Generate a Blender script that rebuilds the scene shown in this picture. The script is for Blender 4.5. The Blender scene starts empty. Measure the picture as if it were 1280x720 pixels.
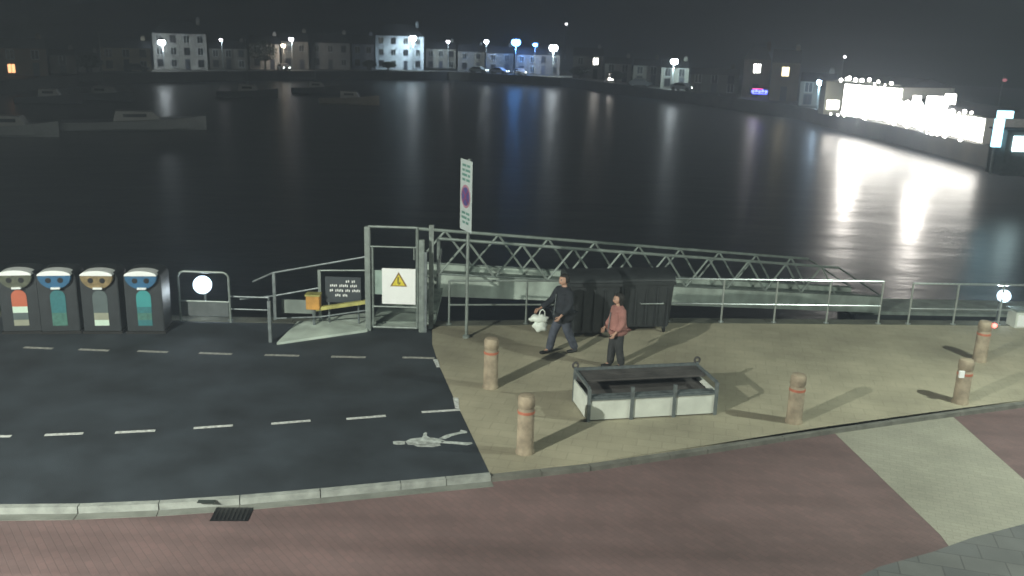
import bpy, bmesh, math, random
from mathutils import Vector, Matrix
R = math.radians
rnd = random.Random(7)
S = bpy.context.scene
COL = S.collection
# ------------------------------------------------------------ camera maths
F = 1150.0; H = 7.0; PT = R(15.3); RO = R(1.7)
def ray(px, py):
    u = (px-640)/F; v = -(py-360)/F
    c, s = math.cos(RO), math.sin(RO)
    a = u*c - v*s; b = u*s + v*c
    return Vector((a, math.cos(PT)+b*math.sin(PT), -math.sin(PT)+b*math.cos(PT)))
def g(px, py, z=0.0):
    r = ray(px, py); t = (z-H)/r.z
    return Vector((r.x*t, r.y*t, z))
def at_y(px, py, Y):
    r = ray(px, py); t = Y/r.y
    return Vector((r.x*t, Y, H+r.z*t))
def at_d(px, py, D):           # point at horizontal distance D
    r = ray(px, py); t = D/math.hypot(r.x, r.y)
    return Vector((r.x*t, r.y*t, H+r.z*t))

# ------------------------------------------------------------ materials
MATS = {}
def mat(name, col, rough=.6, metal=0., var=.25, scale=4., bump=0., bscale=None, emit=None, es=0., spec=None):
    if name in MATS: return MATS[name]
    m = bpy.data.materials.new(name); m.use_nodes = True
    nt = m.node_tree; b = nt.nodes['Principled BSDF']
    b.inputs['Roughness'].default_value = rough; b.inputs['Metallic'].default_value = metal
    if spec is not None: b.inputs['Specular IOR Level'].default_value = spec
    tc = nt.nodes.new('ShaderNodeTexCoord')
    n = nt.nodes.new('ShaderNodeTexNoise'); n.inputs['Scale'].default_value = scale; n.inputs['Detail'].default_value = 6
    nt.links.new(tc.outputs['Object'], n.inputs['Vector'])
    cr = nt.nodes.new('ShaderNodeValToRGB')
    cr.color_ramp.elements[0].position = .3; cr.color_ramp.elements[1].position = .7
    cr.color_ramp.elements[0].color = tuple(c*(1-var) for c in col)+(1,)
    cr.color_ramp.elements[1].color = tuple(min(1, c*(1+var)) for c in col)+(1,)
    nt.links.new(n.outputs['Fac'], cr.inputs['Fac']); nt.links.new(cr.outputs['Color'], b.inputs['Base Color'])
    if bump:
        n2 = nt.nodes.new('ShaderNodeTexNoise'); n2.inputs['Scale'].default_value = bscale or scale*8; n2.inputs['Detail'].default_value = 4
        nt.links.new(tc.outputs['Object'], n2.inputs['Vector'])
        bp = nt.nodes.new('ShaderNodeBump'); bp.inputs['Strength'].default_value = bump; bp.inputs['Distance'].default_value = .02
        nt.links.new(n2.outputs['Fac'], bp.inputs['Height']); nt.links.new(bp.outputs['Normal'], b.inputs['Normal'])
    if emit:
        b.inputs['Emission Color'].default_value = emit+(1,); b.inputs['Emission Strength'].default_value = es
    MATS[name] = m; return m

def paving(name, c1, c2, cm, bw, bh, mortar, rough, big, bigamt, rot=0., wear=None):
    """brick/slab paving in world metres with large soft tone variation"""
    m = bpy.data.materials.new(name); m.use_nodes = True; nt = m.node_tree; b = nt.nodes['Principled BSDF']
    L = nt.links.new; N = nt.nodes.new
    tc = N('ShaderNodeTexCoord'); mp = N('ShaderNodeMapping'); mp.inputs['Rotation'].default_value = (0, 0, rot)
    L(tc.outputs['Object'], mp.inputs['Vector'])
    br = N('ShaderNodeTexBrick'); br.inputs['Scale'].default_value = 1
    br.inputs['Brick Width'].default_value = bw; br.inputs['Row Height'].default_value = bh
    br.inputs['Mortar Size'].default_value = mortar; br.inputs['Mortar Smooth'].default_value = .3
    br.inputs['Color1'].default_value = c1+(1,); br.inputs['Color2'].default_value = c2+(1,); br.inputs['Mortar'].default_value = cm+(1,)
    L(mp.outputs['Vector'], br.inputs['Vector'])
    n = N('ShaderNodeTexNoise'); n.inputs['Scale'].default_value = big; n.inputs['Detail'].default_value = 7; n.inputs['Roughness'].default_value = .6
    L(tc.outputs['Object'], n.inputs['Vector'])
    mr = N('ShaderNodeMapRange'); mr.inputs['From Min'].default_value = .3; mr.inputs['From Max'].default_value = .7
    mr.inputs['To Min'].default_value = 1-bigamt; mr.inputs['To Max'].default_value = 1+bigamt
    L(n.outputs['Fac'], mr.inputs['Value'])
    last = mr.outputs['Result']
    if wear:
        mp2 = N('ShaderNodeMapping'); mp2.inputs['Rotation'].default_value = (0, 0, -wear); mp2.inputs['Scale'].default_value = (.05, 1, 1)
        L(tc.outputs['Object'], mp2.inputs['Vector'])
        w = N('ShaderNodeTexNoise'); w.inputs['Scale'].default_value = 1.1; w.inputs['Detail'].default_value = 3
        L(mp2.outputs['Vector'], w.inputs['Vector'])
        m3 = N('ShaderNodeMapRange'); m3.inputs['From Min'].default_value = .35; m3.inputs['From Max'].default_value = .65
        m3.inputs['To Min'].default_value = .8; m3.inputs['To Max'].default_value = 1.2
        L(w.outputs['Fac'], m3.inputs['Value'])
        mu = N('ShaderNodeMath'); mu.operation = 'MULTIPLY'; L(last, mu.inputs[0]); L(m3.outputs['Result'], mu.inputs[1]); last = mu.outputs[0]
    mx = N('ShaderNodeVectorMath'); mx.operation = 'SCALE'
    L(br.outputs['Color'], mx.inputs[0]); L(last, mx.inputs['Scale'])
    L(mx.outputs['Vector'], b.inputs['Base Color'])
    b.inputs['Roughness'].default_value = rough
    bp = N('ShaderNodeBump'); bp.inputs['Strength'].default_value = .35; bp.inputs['Distance'].default_value = .01
    inv = N('ShaderNodeMath'); inv.operation = 'SUBTRACT'; inv.inputs[0].default_value = 1; L(br.outputs['Fac'], inv.inputs[1])
    L(inv.outputs[0], bp.inputs['Height']); L(bp.outputs['Normal'], b.inputs['Normal'])
    MATS[name] = m; return m

asphalt = mat('asphalt', (.031,.039,.049), .72, var=.42, scale=.9, bump=.5, bscale=60)
sand = paving('sandy_paving', (.36,.33,.24), (.385,.355,.26), (.325,.30,.22), .45, .3, .012, .8, .4, .3, rot=R(12))
brick = paving('red_block_paving', (.168,.108,.106), (.146,.098,.097), (.134,.092,.09), .21, .105, .008, .8, .5, .2, rot=R(52), wear=R(9))
crossm = paving('pale_block_paving', (.33,.32,.26), (.30,.295,.24), (.27,.265,.215), .21, .105, .008, .8, .6, .16, rot=R(20))
greyp = paving('grey_slab_paving', (.15,.155,.15), (.12,.127,.13), (.10,.10,.10), .6, .4, .012, .8, .5, .25, rot=R(15))
granite = mat('granite_kerb', (.33,.35,.33), .7, var=.25, scale=5, bump=.3)
bollm = mat('bollard_concrete', (.31,.255,.185), .8, var=.35, scale=5, bump=.3)
paint = mat('road_paint', (.62,.64,.62), .7, var=.35, scale=14)
paintw = mat('worn_road_paint', (.36,.36,.33), .7, var=.4, scale=14)
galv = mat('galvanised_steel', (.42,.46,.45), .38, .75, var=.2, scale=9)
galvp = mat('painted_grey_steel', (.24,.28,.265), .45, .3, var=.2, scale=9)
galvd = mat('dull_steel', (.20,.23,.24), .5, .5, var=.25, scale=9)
deckp = mat('pale_deck_panel', (.52,.60,.54), .7, var=.3, scale=1.6)
decks = mat('grating_deck', (.24,.29,.26), .7, var=.3, scale=2.5)
wallm = mat('quay_stone', (.10,.10,.09), .9, var=.35, scale=1.2, bump=.5)
dark = mat('dark_plastic', (.030,.034,.037), .45, var=.2, scale=6)
binm = mat('bin_body', (.022,.027,.032), .5, var=.2, scale=5)
black = mat('black', (.01,.011,.013), .4, var=.1)
timber = mat('dark_timber', (.075,.07,.068), .7, var=.35, scale=3)
whitep = mat('white_panel', (.62,.65,.60), .6, var=.12, scale=2.5)
signw = mat('sign_white', (.88,.90,.90), .5, var=.02)
signpw = mat('pole_sign_white', (.55,.62,.62), .5, var=.06, scale=5)
yellow = mat('yellow_paint', (.55,.50,.06), .5, var=.15)
yellowd = mat('faded_yellow_paint', (.40,.38,.12), .6, var=.3)
orange = mat('orange_paint', (.55,.28,.06), .6, var=.25)
inkg = mat('sign_text_green', (.12,.28,.24), .6, var=.1)
inkd = mat('sign_text_dark', (.05,.05,.05), .6, var=.1)
signd = mat('dark_sign_board', (.04,.05,.06), .6, var=.1)
redm = mat('red_paint', (.55,.05,.05), .5, var=.1)
redband = mat('red_reflective_band', (.46,.16,.10), .4, var=.1)
purple = mat('blue_roundel', (.10,.09,.27), .5, var=.1)
teal = mat('teal_label', (.03,.16,.18), .5, var=.12, scale=14)
tealg = mat('teal_green_label', (.06,.17,.14), .5, var=.3, scale=10)
coral = mat('coral_label', (.50,.13,.07), .5, var=.06)
cream = mat('cream_label', (.30,.31,.24), .5, var=.1)
mintw = mat('mint_white_label', (.6,.75,.64), .5, var=.05)
greyl = mat('grey_label', (.09,.12,.125), .5, var=.15)
hoodblue = mat('blue_hood', (.03,.12,.24), .35, var=.15)
hooddk = mat('dark_olive_hood', (.10,.11,.08), .35, var=.25, scale=12)
hoodtan = mat('tan_hood', (.24,.18,.09), .35, var=.3, scale=12)
hoodtop = mat('hood_top', (.85,.88,.88), .3, var=.05)  # white carries the lamp reflection seen on the hood tops
skin = mat('skin', (.50,.30,.22), .55, var=.08)
hairm = mat('hair', (.02,.017,.015), .7)
navy = mat('navy_coat_cloth', (.022,.026,.035), .9, var=.3, scale=9, bump=1.0, bscale=11)
pink = mat('pink_coat_cloth', (.36,.17,.15), .9, var=.2, scale=6, bump=1.0, bscale=11)
trou = mat('dark_trouser_cloth', (.035,.037,.04), .9, var=.3, scale=9, bump=1.0, bscale=11)
denim = mat('dark_denim_cloth', (.07,.08,.11), .9, var=.3, scale=9, bump=1.0, bscale=11)
shoe = mat('shoe_leather', (.015,.015,.015), .5)
bagm = mat('white_bag_plastic', (.78,.85,.80), .5, var=.06, scale=6, bump=.6, bscale=14)
rubber = mat('rubber', (.012,.012,.012), .8)
tarmacfar = mat('far_road', (.04,.04,.045), .9, var=.2)
hillm = mat('hillside', (.010,.014,.009), 1, var=.5, scale=.05)
slate = mat('slate_roof', (.05,.055,.065), .7, var=.25, scale=2)
glassd = mat('dark_glass', (.015,.018,.022), .15, var=.1)
doorm = mat('door_paint', (.04,.05,.07), .5)
trunkm = mat('bark', (.05,.04,.03), .9, var=.3)
leafm = mat('leaf', (.03,.045,.02), .8, var=.4, scale=.7)
hullw = mat('boat_hull_pale', (.30,.33,.34), .4, var=.1)
hulld = mat('boat_hull_dark', (.04,.045,.06), .4, var=.1)
cabinm = mat('boat_cabin_white', (.38,.39,.38), .4, var=.1)
def em(name, col, s): return mat(name, tuple(min(.8, c) for c in col), .5, var=0, emit=col, es=s)
eW = em('lamp_cool_white', (.86,.95,1.0), 26); eB = em('lamp_blue', (.12,.38,1.0), 26); eWw = em('lamp_warm_white', (1,.82,.62), 14)
eS = em('lamp_small_white', (1,.95,.98), 14); eWin = em('lit_window_warm', (1,.80,.45), 5); eWinW = em('lit_window_white', (1,.93,.85), 14)
eOr = em('lit_window_orange', (1,.45,.2), 3); eNB = em('neon_blue', (.12,.15,1.0), 7); eNR = em('neon_red', (1,.1,.35), 3)
eHead = em('head_light', (.9,1,.95), 14); eFlood = em('flood_lens', (.82,.94,1.0), 60); eRed = em('red_marker', (1,.12,.10), 6)
ePub = em('bright_shopfront', (1,.95,.87), 17); eCy = em('lit_cyan_panel', (.45,.85,1.0), 3.5); eCyb = em('lit_pale_panel', (.7,.97,1.0), 9)
eLamp = em('quay_lamp_lens', (.95,1,.88), 8)

# ------------------------------------------------------------ mesh helper
class MB:
    def __init__(s): s.v = []; s.f = []
    def add(s, vs, fs):
        n = len(s.v); s.v += [Vector(v) for v in vs]; s.f += [tuple(i+n for i in f) for f in fs]; return s
    def box(s, c, d, rz=0.0, M=None):
        x, y, z = d[0]/2, d[1]/2, d[2]/2
        vs = [Vector(p) for p in ((-x,-y,-z),(x,-y,-z),(x,y,-z),(-x,y,-z),(-x,-y,z),(x,-y,z),(x,y,z),(-x,y,z))]
        m = Matrix.Translation(c) @ (M if M is not None else Matrix.Rotation(rz, 4, 'Z'))
        return s.add([m @ v for v in vs], [(0,3,2,1),(4,5,6,7),(0,1,5,4),(1,2,6,5),(2,3,7,6),(3,0,4,7)])
    def tube(s, p0, p1, r0, r1=None, n=8):
        p0, p1 = Vector(p0), Vector(p1); r1 = r0 if r1 is None else r1
        d = (p1-p0); q = d.to_track_quat('Z', 'Y').to_matrix()
        vs = []
        for p, r in ((p0, r0), (p1, r1)):
            for i in range(n):
                a = 2*math.pi*i/n; vs.append(p + q @ Vector((math.cos(a)*r, math.sin(a)*r, 0)))
        fs = [(i, (i+1) % n, n+(i+1) % n, n+i) for i in range(n)] + [tuple(range(n))[::-1], tuple(range(n, 2*n))]
        return s.add(vs, fs)
    def path(s, pts, r, n=8):
        for a, b in zip(pts, pts[1:]): s.tube(a, b, r, n=n)
        return s
    def prism(s, pts, t):            # polygon pts at their z (top), thickness t downward
        n = len(pts); top = [Vector(p) for p in pts]; bot = [p - Vector((0, 0, t)) for p in top]
        return s.add(top+bot, [tuple(range(n)), tuple(range(2*n-1, n-1, -1))] + [(i, n+i, n+(i+1) % n, (i+1) % n) for i in range(n)])
    def slab(s, pts, nrm, t):        # polygon extruded along nrm by t
        n = len(pts); a = [Vector(p) for p in pts]; b = [p + Vector(nrm)*t for p in a]
        return s.add(a+b, [tuple(range(n)), tuple(range(2*n-1, n-1, -1))] + [(i, n+i, n+(i+1) % n, (i+1) % n) for i in range(n)])
    def lathe(s, prof, c=(0, 0, 0), n=24):
        c = Vector(c); vs = []; fs = []
        for r, z in prof:
            for i in range(n):
                a = 2*math.pi*i/n; vs.append(c + Vector((r*math.cos(a), r*math.sin(a), z)))
        for k in range(len(prof)-1):
            for i in range(n):
                fs.append((k*n+i, k*n+(i+1) % n, (k+1)*n+(i+1) % n, (k+1)*n+i))
        fs.append(tuple(range(n))[::-1]); m = (len(prof)-1)*n; fs.append(tuple(range(m, m+n)))
        return s.add(vs, fs)
    def ball(s, c, r, sx=1, sy=1, sz=1, nu=16, nv=10):
        c = Vector(c); vs = [c + Vector((0, 0, -r*sz))]; fs = []
        for j in range(1, nv):
            t = math.pi*j/nv - math.pi/2
            for i in range(nu):
                a = 2*math.pi*i/nu
                vs.append(c + Vector((r*sx*math.cos(t)*math.cos(a), r*sy*math.cos(t)*math.sin(a), r*sz*math.sin(t))))
        vs.append(c + Vector((0, 0, r*sz))); last = len(vs)-1
        for i in range(nu): fs.append((0, 1+(i+1) % nu, 1+i)); fs.append((last, last-nu+i, last-nu+(i+1) % nu))
        for j in range(nv-2):
            for i in range(nu):
                a = 1+j*nu; fs.append((a+i, a+(i+1) % nu, a+nu+(i+1) % nu, a+nu+i))
        return s.add(vs, fs)
    def disc(s, c, nrm, r, t=.02, n=24, sx=1, up=(0, 0, 1), a0=0, a1=2*math.pi):
        nrm = Vector(nrm).normalized(); upv = Vector(up); rt = upv.cross(nrm).normalized(); upv = nrm.cross(rt)
        full = abs(a1-a0-2*math.pi) < 1e-4
        k = n if full else n+1
        pts = [Vector(c) + rt*(r*sx*math.cos(a0+(a1-a0)*i/n)) + upv*(r*math.sin(a0+(a1-a0)*i/n)) for i in range(k)]
        return s.slab(pts, nrm, t)
    def build(s, name, m, parent=None, smooth=False, bevel=0.0, world=True, kind=None):
        me = bpy.data.meshes.new(name)
        M = Matrix.Identity(4)
        if parent is not None and world: M = wm(parent).inverted()
        me.from_pydata([M @ v for v in s.v], [], s.f); me.validate()
        bm = bmesh.new(); bm.from_mesh(me); bmesh.ops.recalc_face_normals(bm, faces=bm.faces)
        if bevel: bmesh.ops.bevel(bm, geom=bm.edges[:], offset=bevel, segments=2, affect='EDGES')
        bm.to_mesh(me); bm.free()
        me.materials.append(m)
        if smooth:
            for p in me.polygons: p.use_smooth = True
            try: me.set_sharp_from_angle(angle=R(40))
            except Exception: pass
        o = bpy.data.objects.new(name, me); COL.objects.link(o)
        if parent is not None: o.parent = parent
        if kind: o['kind'] = kind
        return o
def wm(o):
    M = o.matrix_basis.copy()
    while o.parent: o = o.parent; M = o.matrix_basis @ M
    return M
def tag(o, label, cat, group=None):
    o['label'] = label; o['category'] = cat
    if group: o['group'] = group
    return o
def thing(name, label, cat, loc=(0, 0, 0), rz=0.0, group=None):
    o = bpy.data.objects.new(name, None); COL.objects.link(o); o.location = loc; o.rotation_euler = (0, 0, rz)
    o.empty_display_size = .2
    return tag(o, label, cat, group)
def copy_tree(o, parent=None):
    c = o.copy(); COL.objects.link(c)
    if parent is not None: c.parent = parent
    for ch in [x for x in bpy.data.objects if x.parent == o]: copy_tree(ch, c)
    return c
def light(kind, name, loc, power, col, radius=.2, parent=None, **k):
    d = bpy.data.lights.new(name, kind); d.energy = power; d.color = col
    if kind != 'SUN': d.shadow_soft_size = radius
    o = bpy.data.objects.new(name, d); COL.objects.link(o); o.location = loc
    if parent is not None: o.parent = parent; o.location = wm(parent).inverted() @ Vector(loc)
    for a, b in k.items(): setattr(d, a, b)
    return o

WZ = -3.2          # water level
LZ = -1.3          # far quay level
RZ = -0.10         # road level
# ================================================================== SETTING
def edge_y(x):     # quay edge line
    P = [(-90, 21.4), (-10, 21.9), (-2, 22.1), (4.2, 23.0), (14, 23.7), (90, 25.5)]
    for (a, ya), (b, yb) in zip(P, P[1:]):
        if a <= x <= b: return ya+(yb-ya)*(x-a)/(b-a)
    return 25
EDGE = [(-90, 21.4), (-10, 21.9), (-2, 22.1), (4.2, 23.0), (14, 23.7), (90, 25.5)]
ground = MB().prism([Vector((x, y, RZ-.004)) for x, y in EDGE] + [Vector((90, -40, RZ-.004)), Vector((-90, -40, RZ-.004))], 6).build('ground', wallm, kind='structure')
seabed = MB().prism([(-3000, -3000, -7), (3000, -3000, -7), (3000, 3000, -7), (-3000, 3000, -7)], .5).build('harbour_bed', wallm, kind='structure')
# water
wm_ = bpy.data.materials.new('harbour_water'); wm_.use_nodes = True
nt = wm_.node_tree; b = nt.nodes['Principled BSDF']
b.inputs['Base Color'].default_value = (.010, .016, .024, 1); b.inputs['Roughness'].default_value = .31; b.inputs['IOR'].default_value = 1.33
tc = nt.nodes.new('ShaderNodeTexCoord')
def wv(scale, sx, strength, dist, prev=None):
    mp = nt.nodes.new('ShaderNodeMapping'); mp.inputs['Scale'].default_value = (sx, 1, 1)
    nt.links.new(tc.outputs['Object'], mp.inputs['Vector'])
    n = nt.nodes.new('ShaderNodeTexNoise'); n.inputs['Scale'].default_value = scale; n.inputs['Detail'].default_value = 3
    nt.links.new(mp.outputs['Vector'], n.inputs['Vector'])
    bp = nt.nodes.new('ShaderNodeBump'); bp.inputs['Strength'].default_value = strength; bp.inputs['Distance'].default_value = dist
    nt.links.new(n.outputs['Fac'], bp.inputs['Height'])
    if prev: nt.links.new(prev.outputs['Normal'], bp.inputs['Normal'])
    return bp
w1 = wv(.35, .55, .4, .16); w2 = wv(2.2, .7, .4, .025, w1)
nt.links.new(w2.outputs['Normal'], b.inputs['Normal'])
water = MB().add([(-3000, 18, WZ), (3000, 18, WZ), (3000, 3000, WZ), (-3000, 3000, WZ)], [(0, 1, 2, 3)]).build('water', wm_, kind='structure')

# asphalt footway (left) and sandy apron (right)
kp = [(-40, 636), (0, 631), (100, 630), (200, 626), (300, 619.5), (400, 611), (500, 601.5), (612, 591)]     # top edge of the kerb
kp3 = [g(x, y) for x, y in kp]
apx = [(735, 578), (880, 557), (1020, 535), (1150, 517), (1280, 500), (1340, 492)]
ap3 = [g(x, y) for x, y in apx]
bd = [g(612, 591), g(589, 543), g(566, 495), g(548, 455), g(540, 430)]
asph = MB().prism([Vector((-88, kp3[0].y-.6, 0))]+kp3+bd[1:]+[Vector((-2.0, 22.05, 0)), Vector((-10, 21.85, 0)), Vector((-88, 21.36, 0))], .12)
asph.build('asphalt_footway', asphalt, kind='structure')
far_r = ap3[-1]+(ap3[-1]-ap3[-2])*30
apr = MB().prism([bd[0]]+ap3+[far_r, Vector((88, 25.4, 0)), Vector((14, 23.65, 0)), Vector((4.2, 22.95, 0)), Vector((-1.98, 22.05, 0))]+[Vector((p.x+.005, p.y, 0)) for p in bd[:0:-1]], .12)
apr.build('sandy_apron', sand, kind='structure')
# kerbs (offset strip towards the road)
def strip(pts, w, z, t, gap=0):
    out = MB(); P = [Vector((p.x, p.y, z)) for p in pts]
    for a, c in zip(P, P[1:]):
        d = (c-a).normalized(); n = Vector((d.y, -d.x, 0))
        out.prism([a+d*gap+n*.004, c-d*gap+n*.004, c-d*gap+n*w, a+d*gap+n*w], t)
    return out
def resample(pts, step):
    out = [pts[0]]; acc = 0
    for a, c in zip(pts, pts[1:]):
        L = (c-a).length; k = max(1, round(L/step))
        for i in range(1, k+1): out.append(a+(c-a)*(i/k))
    return out
left_ext = [Vector((-88, kp3[0].y-.6, 0))]+kp3
strip(resample(left_ext, .9), .115, .012, .14, .006).build('pale_granite_kerb', granite, kind='structure')
chan = [Vector((p.x, p.y, 0)) for p in left_ext]
cs = MB()
for a, c in zip(resample(chan, .9), resample(chan, .9)[1:]):
    d = (c-a).normalized(); n = Vector((d.y, -d.x, 0)); z = Vector((0, 0, RZ+.008))
    cs.prism([a+n*.125+z, c+n*.125+z, c+n*.30+z, a+n*.30+z], .03)
cs.build('kerb_channel', mat('channel_stone', (.19,.20,.18), .8, var=.25, scale=3), kind='structure')
strip(resample([bd[0]]+ap3+[far_r], .9), .14, -.02, .12, .006).build('grey_kerb', mat('grey_kerb_stone', (.16,.16,.14), .8, var=.25, scale=4), kind='structure')
# road
MB().prism([Vector((-90, -30, RZ))]+[Vector((90, -30, RZ)), Vector((90, far_r.y+.1, RZ))]+[Vector((p.x, p.y+.03, RZ)) for p in ([far_r]+ap3[::-1]+left_ext[::-1])][0:], .003).build('block_paved_road', brick, kind='structure')
cr = [g(*p, RZ+.004) for p in ((1040, 538), (1188, 518), (1300, 617), (1340, 700), (1215, 720), (1175, 668))]
MB().prism(cr, .003).build('pale_crossing', crossm, kind='structure')
pv = [g(*p, RZ+.03) for p in ((1040, 735), (1100, 708), (1165, 690), (1215, 672), (1280, 655), (1400, 630), (1500, 900), (1040, 900))]
MB().prism(pv, .03).build('near_pavement', greyp, kind='structure')
# markings
def dash(x0, y0, x1, y1, w, m=paint):
    a, c = g(x0, y0, .004), g(x1, y1, .004); d = (c-a).normalized(); n = Vector((-d.y, d.x, 0))*w/2
    return MB().prism([a-n, c-n, c+n, a+n], .0035)
mk = MB()
for x0, y0, x1, y1 in ((30,434,66,435.5),(99,436.5,136,438),(172,438.5,210,440),(249,441,290,442.5),(331,443.5,374,444.5),(414,445.5,457,446.5),(503,446.5,543,447.5)):
    a = dash(x0, y0, x1, y1, .10); mk.add(a.v, a.f)
mk.build('upper_dashed_line', paintw, kind='structure')
mk = MB()
for x0, y0, x1, y1 in ((-40,546,14,545),(56,543.5,104,541.5),(144,540.5,194,538),(242,535,291,531.5),(339,529.5,388,525.5),(433,523.5,482,519.5),(527,515,575,512)):
    a = dash(x0, y0, x1, y1, .085); mk.add(a.v, a.f)
mk.build('lower_dashed_line', paint, kind='structure')
mk = MB()
for q in (((566,497),(573,497),(574,511),(569,510)), ((541,449),(547,449),(550,459),(546,459))):
    mk.prism([g(*p, .008) for p in q], .0035)
mk.build('edge_marks', paint, kind='structure')
# walking figure painted on the asphalt
fig = MB()
sc = 9.0
def fp(x, y): return g(480+x/sc, 530+y/sc, .004)
for poly in (
    [(100,195),(150,190),(235,193),(235,225),(150,232),(105,222)],           # head
    [(240,195),(300,165),(430,150),(560,155),(640,170),(690,190),(640,215),(430,232),(270,232)],   # torso
    [(430,150),(445,105),(465,92),(485,100),(480,130),(520,156)],             # arm up
    [(330,233),(620,215),(640,240),(560,256),(380,254)],                      # arm down
    [(620,160),(700,120),(850,88),(862,64),(935,80),(935,98),(860,108),(760,135),(690,168)],       # leg
    [(640,190),(760,195),(900,205),(990,205),(995,220),(930,237),(800,222),(660,214)]):
    fig.prism([fp(*p) for p in poly], .0035)
fig.build('painted_walking_figure', mat('worn_white_paint', (.48,.52,.50), .7, var=.45, scale=9), kind='structure')
# quay coping
cop = MB()
for (x0, y0), (x1, y1) in zip(EDGE, EDGE[1:]):
    k = max(1, round((x1-x0)/1.2))
    for i in range(k):
        a = Vector((x0+(x1-x0)*i/k+.005, y0+(y1-y0)*i/k, .012)); c = Vector((x0+(x1-x0)*(i+1)/k-.005, y0+(y1-y0)*(i+1)/k, .012))
        n = Vector((0, .30, 0)); cop.prism([a-n*1.2, c-n*1.2, c+n*.15, a+n*.15], .22)
cop.build('quay_coping', mat('coping_stone', (.10,.105,.085), .85, var=.3, scale=2), kind='structure')

# far land: follows the far waterline
shore = [(-400, 150), (0, 118), (100, 108), (200, 103), (300, 101), (400, 100), (560, 100), (700, 108), (850, 128), (1000, 150), (1060, 166), (1150, 188), (1280, 222)]
sh3 = [g(x, y, WZ) for x, y in shore]
sh3[0] = Vector((-95, 60, WZ)); sh3.append(Vector((46, 60, WZ))); sh3.append(Vector((60, 40, WZ))); sh3.append(Vector((200, 30, WZ)))
sh3 = [Vector((-300, 20, WZ))]+sh3
land = [Vector((p.x, p.y, LZ)) for p in sh3]
land_o = MB().prism(land+[Vector((1500, 30, LZ)), Vector((1500, 1500, LZ)), Vector((-1500, 1500, LZ)), Vector((-1500, 20, LZ))], 6)
land_o.build('far_quay_ground', mat('far_quay_stone', (.06,.06,.055), .9, var=.4, scale=.4), kind='structure')
# hills behind
hb = MB(); vs = []; fs = []; nx, ny = 70, 12
for j in range(ny):
    for i in range(nx):
        x = -700+i*1400/(nx-1); t = j/(ny-1)
        y = 215+t*260 + 30*math.sin(x*.01) if x < 60 else 215-min(x-60, 90)*.9+t*260+30*math.sin(x*.01)
        z = -1.0+t*(34+10*math.sin(x*.012+1)+5*math.sin(x*.041))+ (rnd.uniform(-1.2, 1.2) if j else 0)
        vs.append((x, y+15, z))
for j in range(ny-1):
    for i in range(nx-1): a = j*nx+i; fs.append((a, a+1, a+nx+1, a+nx))
hb.add(vs, fs).build('hills', hillm, kind='structure', smooth=True)

# ================================================================== FAR HOUSES
def shore_y(px):
    for (a, ya), (c, yc) in zip(shore, shore[1:]):
        if a <= px <= c: return ya+(yc-ya)*(px-a)/(c-a)
    return 222
def shore_dist(px):
    p = g(px, shore_y(px), WZ); return math.hypot(p.x, p.y)
def house(name, label, cat, x0, x1, ytop, col, lit=(), cols=None, floors=2, hip=False, back=9, doorlit=None, lean=0, grp='buildings along the far quay'):
    xm = (x0+x1)/2; D = shore_dist(xm)+back
    A = at_d(x0, 80, D); C = at_d(x1, 80, D); A.z = C.z = LZ
    W = (C-A).length; base = (A+C)/2
    top = at_d(xm, ytop, D).z-LZ
    hgt = max(3.2, top)
    rz = math.atan2(C.y-A.y, C.x-A.x)+lean
    t = thing(name, label, cat, base, rz, grp)
    wall_h = hgt*.74; dep = 8.0
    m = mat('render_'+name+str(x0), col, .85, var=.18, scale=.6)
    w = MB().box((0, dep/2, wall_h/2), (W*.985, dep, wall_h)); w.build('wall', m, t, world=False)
    ov = .25; ins = W*.25 if hip else 0
    rf = MB().add([(-W/2-.05, -ov, wall_h+.01), (W/2+.05, -ov, wall_h+.01), (W/2+.05, dep+ov, wall_h+.01), (-W/2-.05, dep+ov, wall_h+.01), (-W/2+ins, dep/2, hgt), (W/2-ins, dep/2, hgt)],
                  [(0, 1, 5, 4), (2, 3, 4, 5), (1, 2, 5), (3, 0, 4), (0, 3, 2, 1)])
    r = rf.build('roof', slate, t, world=False)
    ch = MB().box((W*.36, dep/2, hgt-.1), (.7, .6, 1.3)); 
    for k in (-.15, .15): ch.tube((W*.36+k, dep/2, hgt+.55), (W*.36+k, dep/2, hgt+.8), .1)
    ch.build('chimney', m, r, world=False)
    n = cols or max(1, round(W/2.8)); fh = wall_h/floors
    dcol = n//2
    for fl in range(floors):
        for i in range(n):
            x = -W/2+W*(i+.5)/n; z = fh*fl+fh*.55
            if fl == 0 and i == dcol:
                d = MB().box((x, -.03, 1.05), (.95, .08, 2.1)).build('door', doorm, t, world=False)
                MB().ball((x+.35, -.1, 1.05), .05).build('handle', galv, d, world=False)
                continue
            fr = MB().box((x, -.02, z), (1.15, .06, 1.45)).build('window', signpw if (i+fl) % 3 else doorm, t, world=False)
            on = (fl, i) in lit
            MB().box((x-.27, -.06, z), (.46, .03, 1.3)).box((x+.27, -.06, z), (.46, .03, 1.3)).build('pane', (eWinW if on and doorlit == 'w' else eOr if on and doorlit == 'o' else eWin) if on else glassd, fr, world=False)
            MB().box((x, -.08, z-.78), (1.3, .14, .08)).build('sill', m, fr, world=False)
    return t
cr_ = (.50,.47,.36); gr_ = (.34,.35,.33); bl_ = (.42,.48,.52); br_ = (.20,.15,.10); dk_ = (.20,.20,.175); wh_ = (.45,.45,.42)
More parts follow.
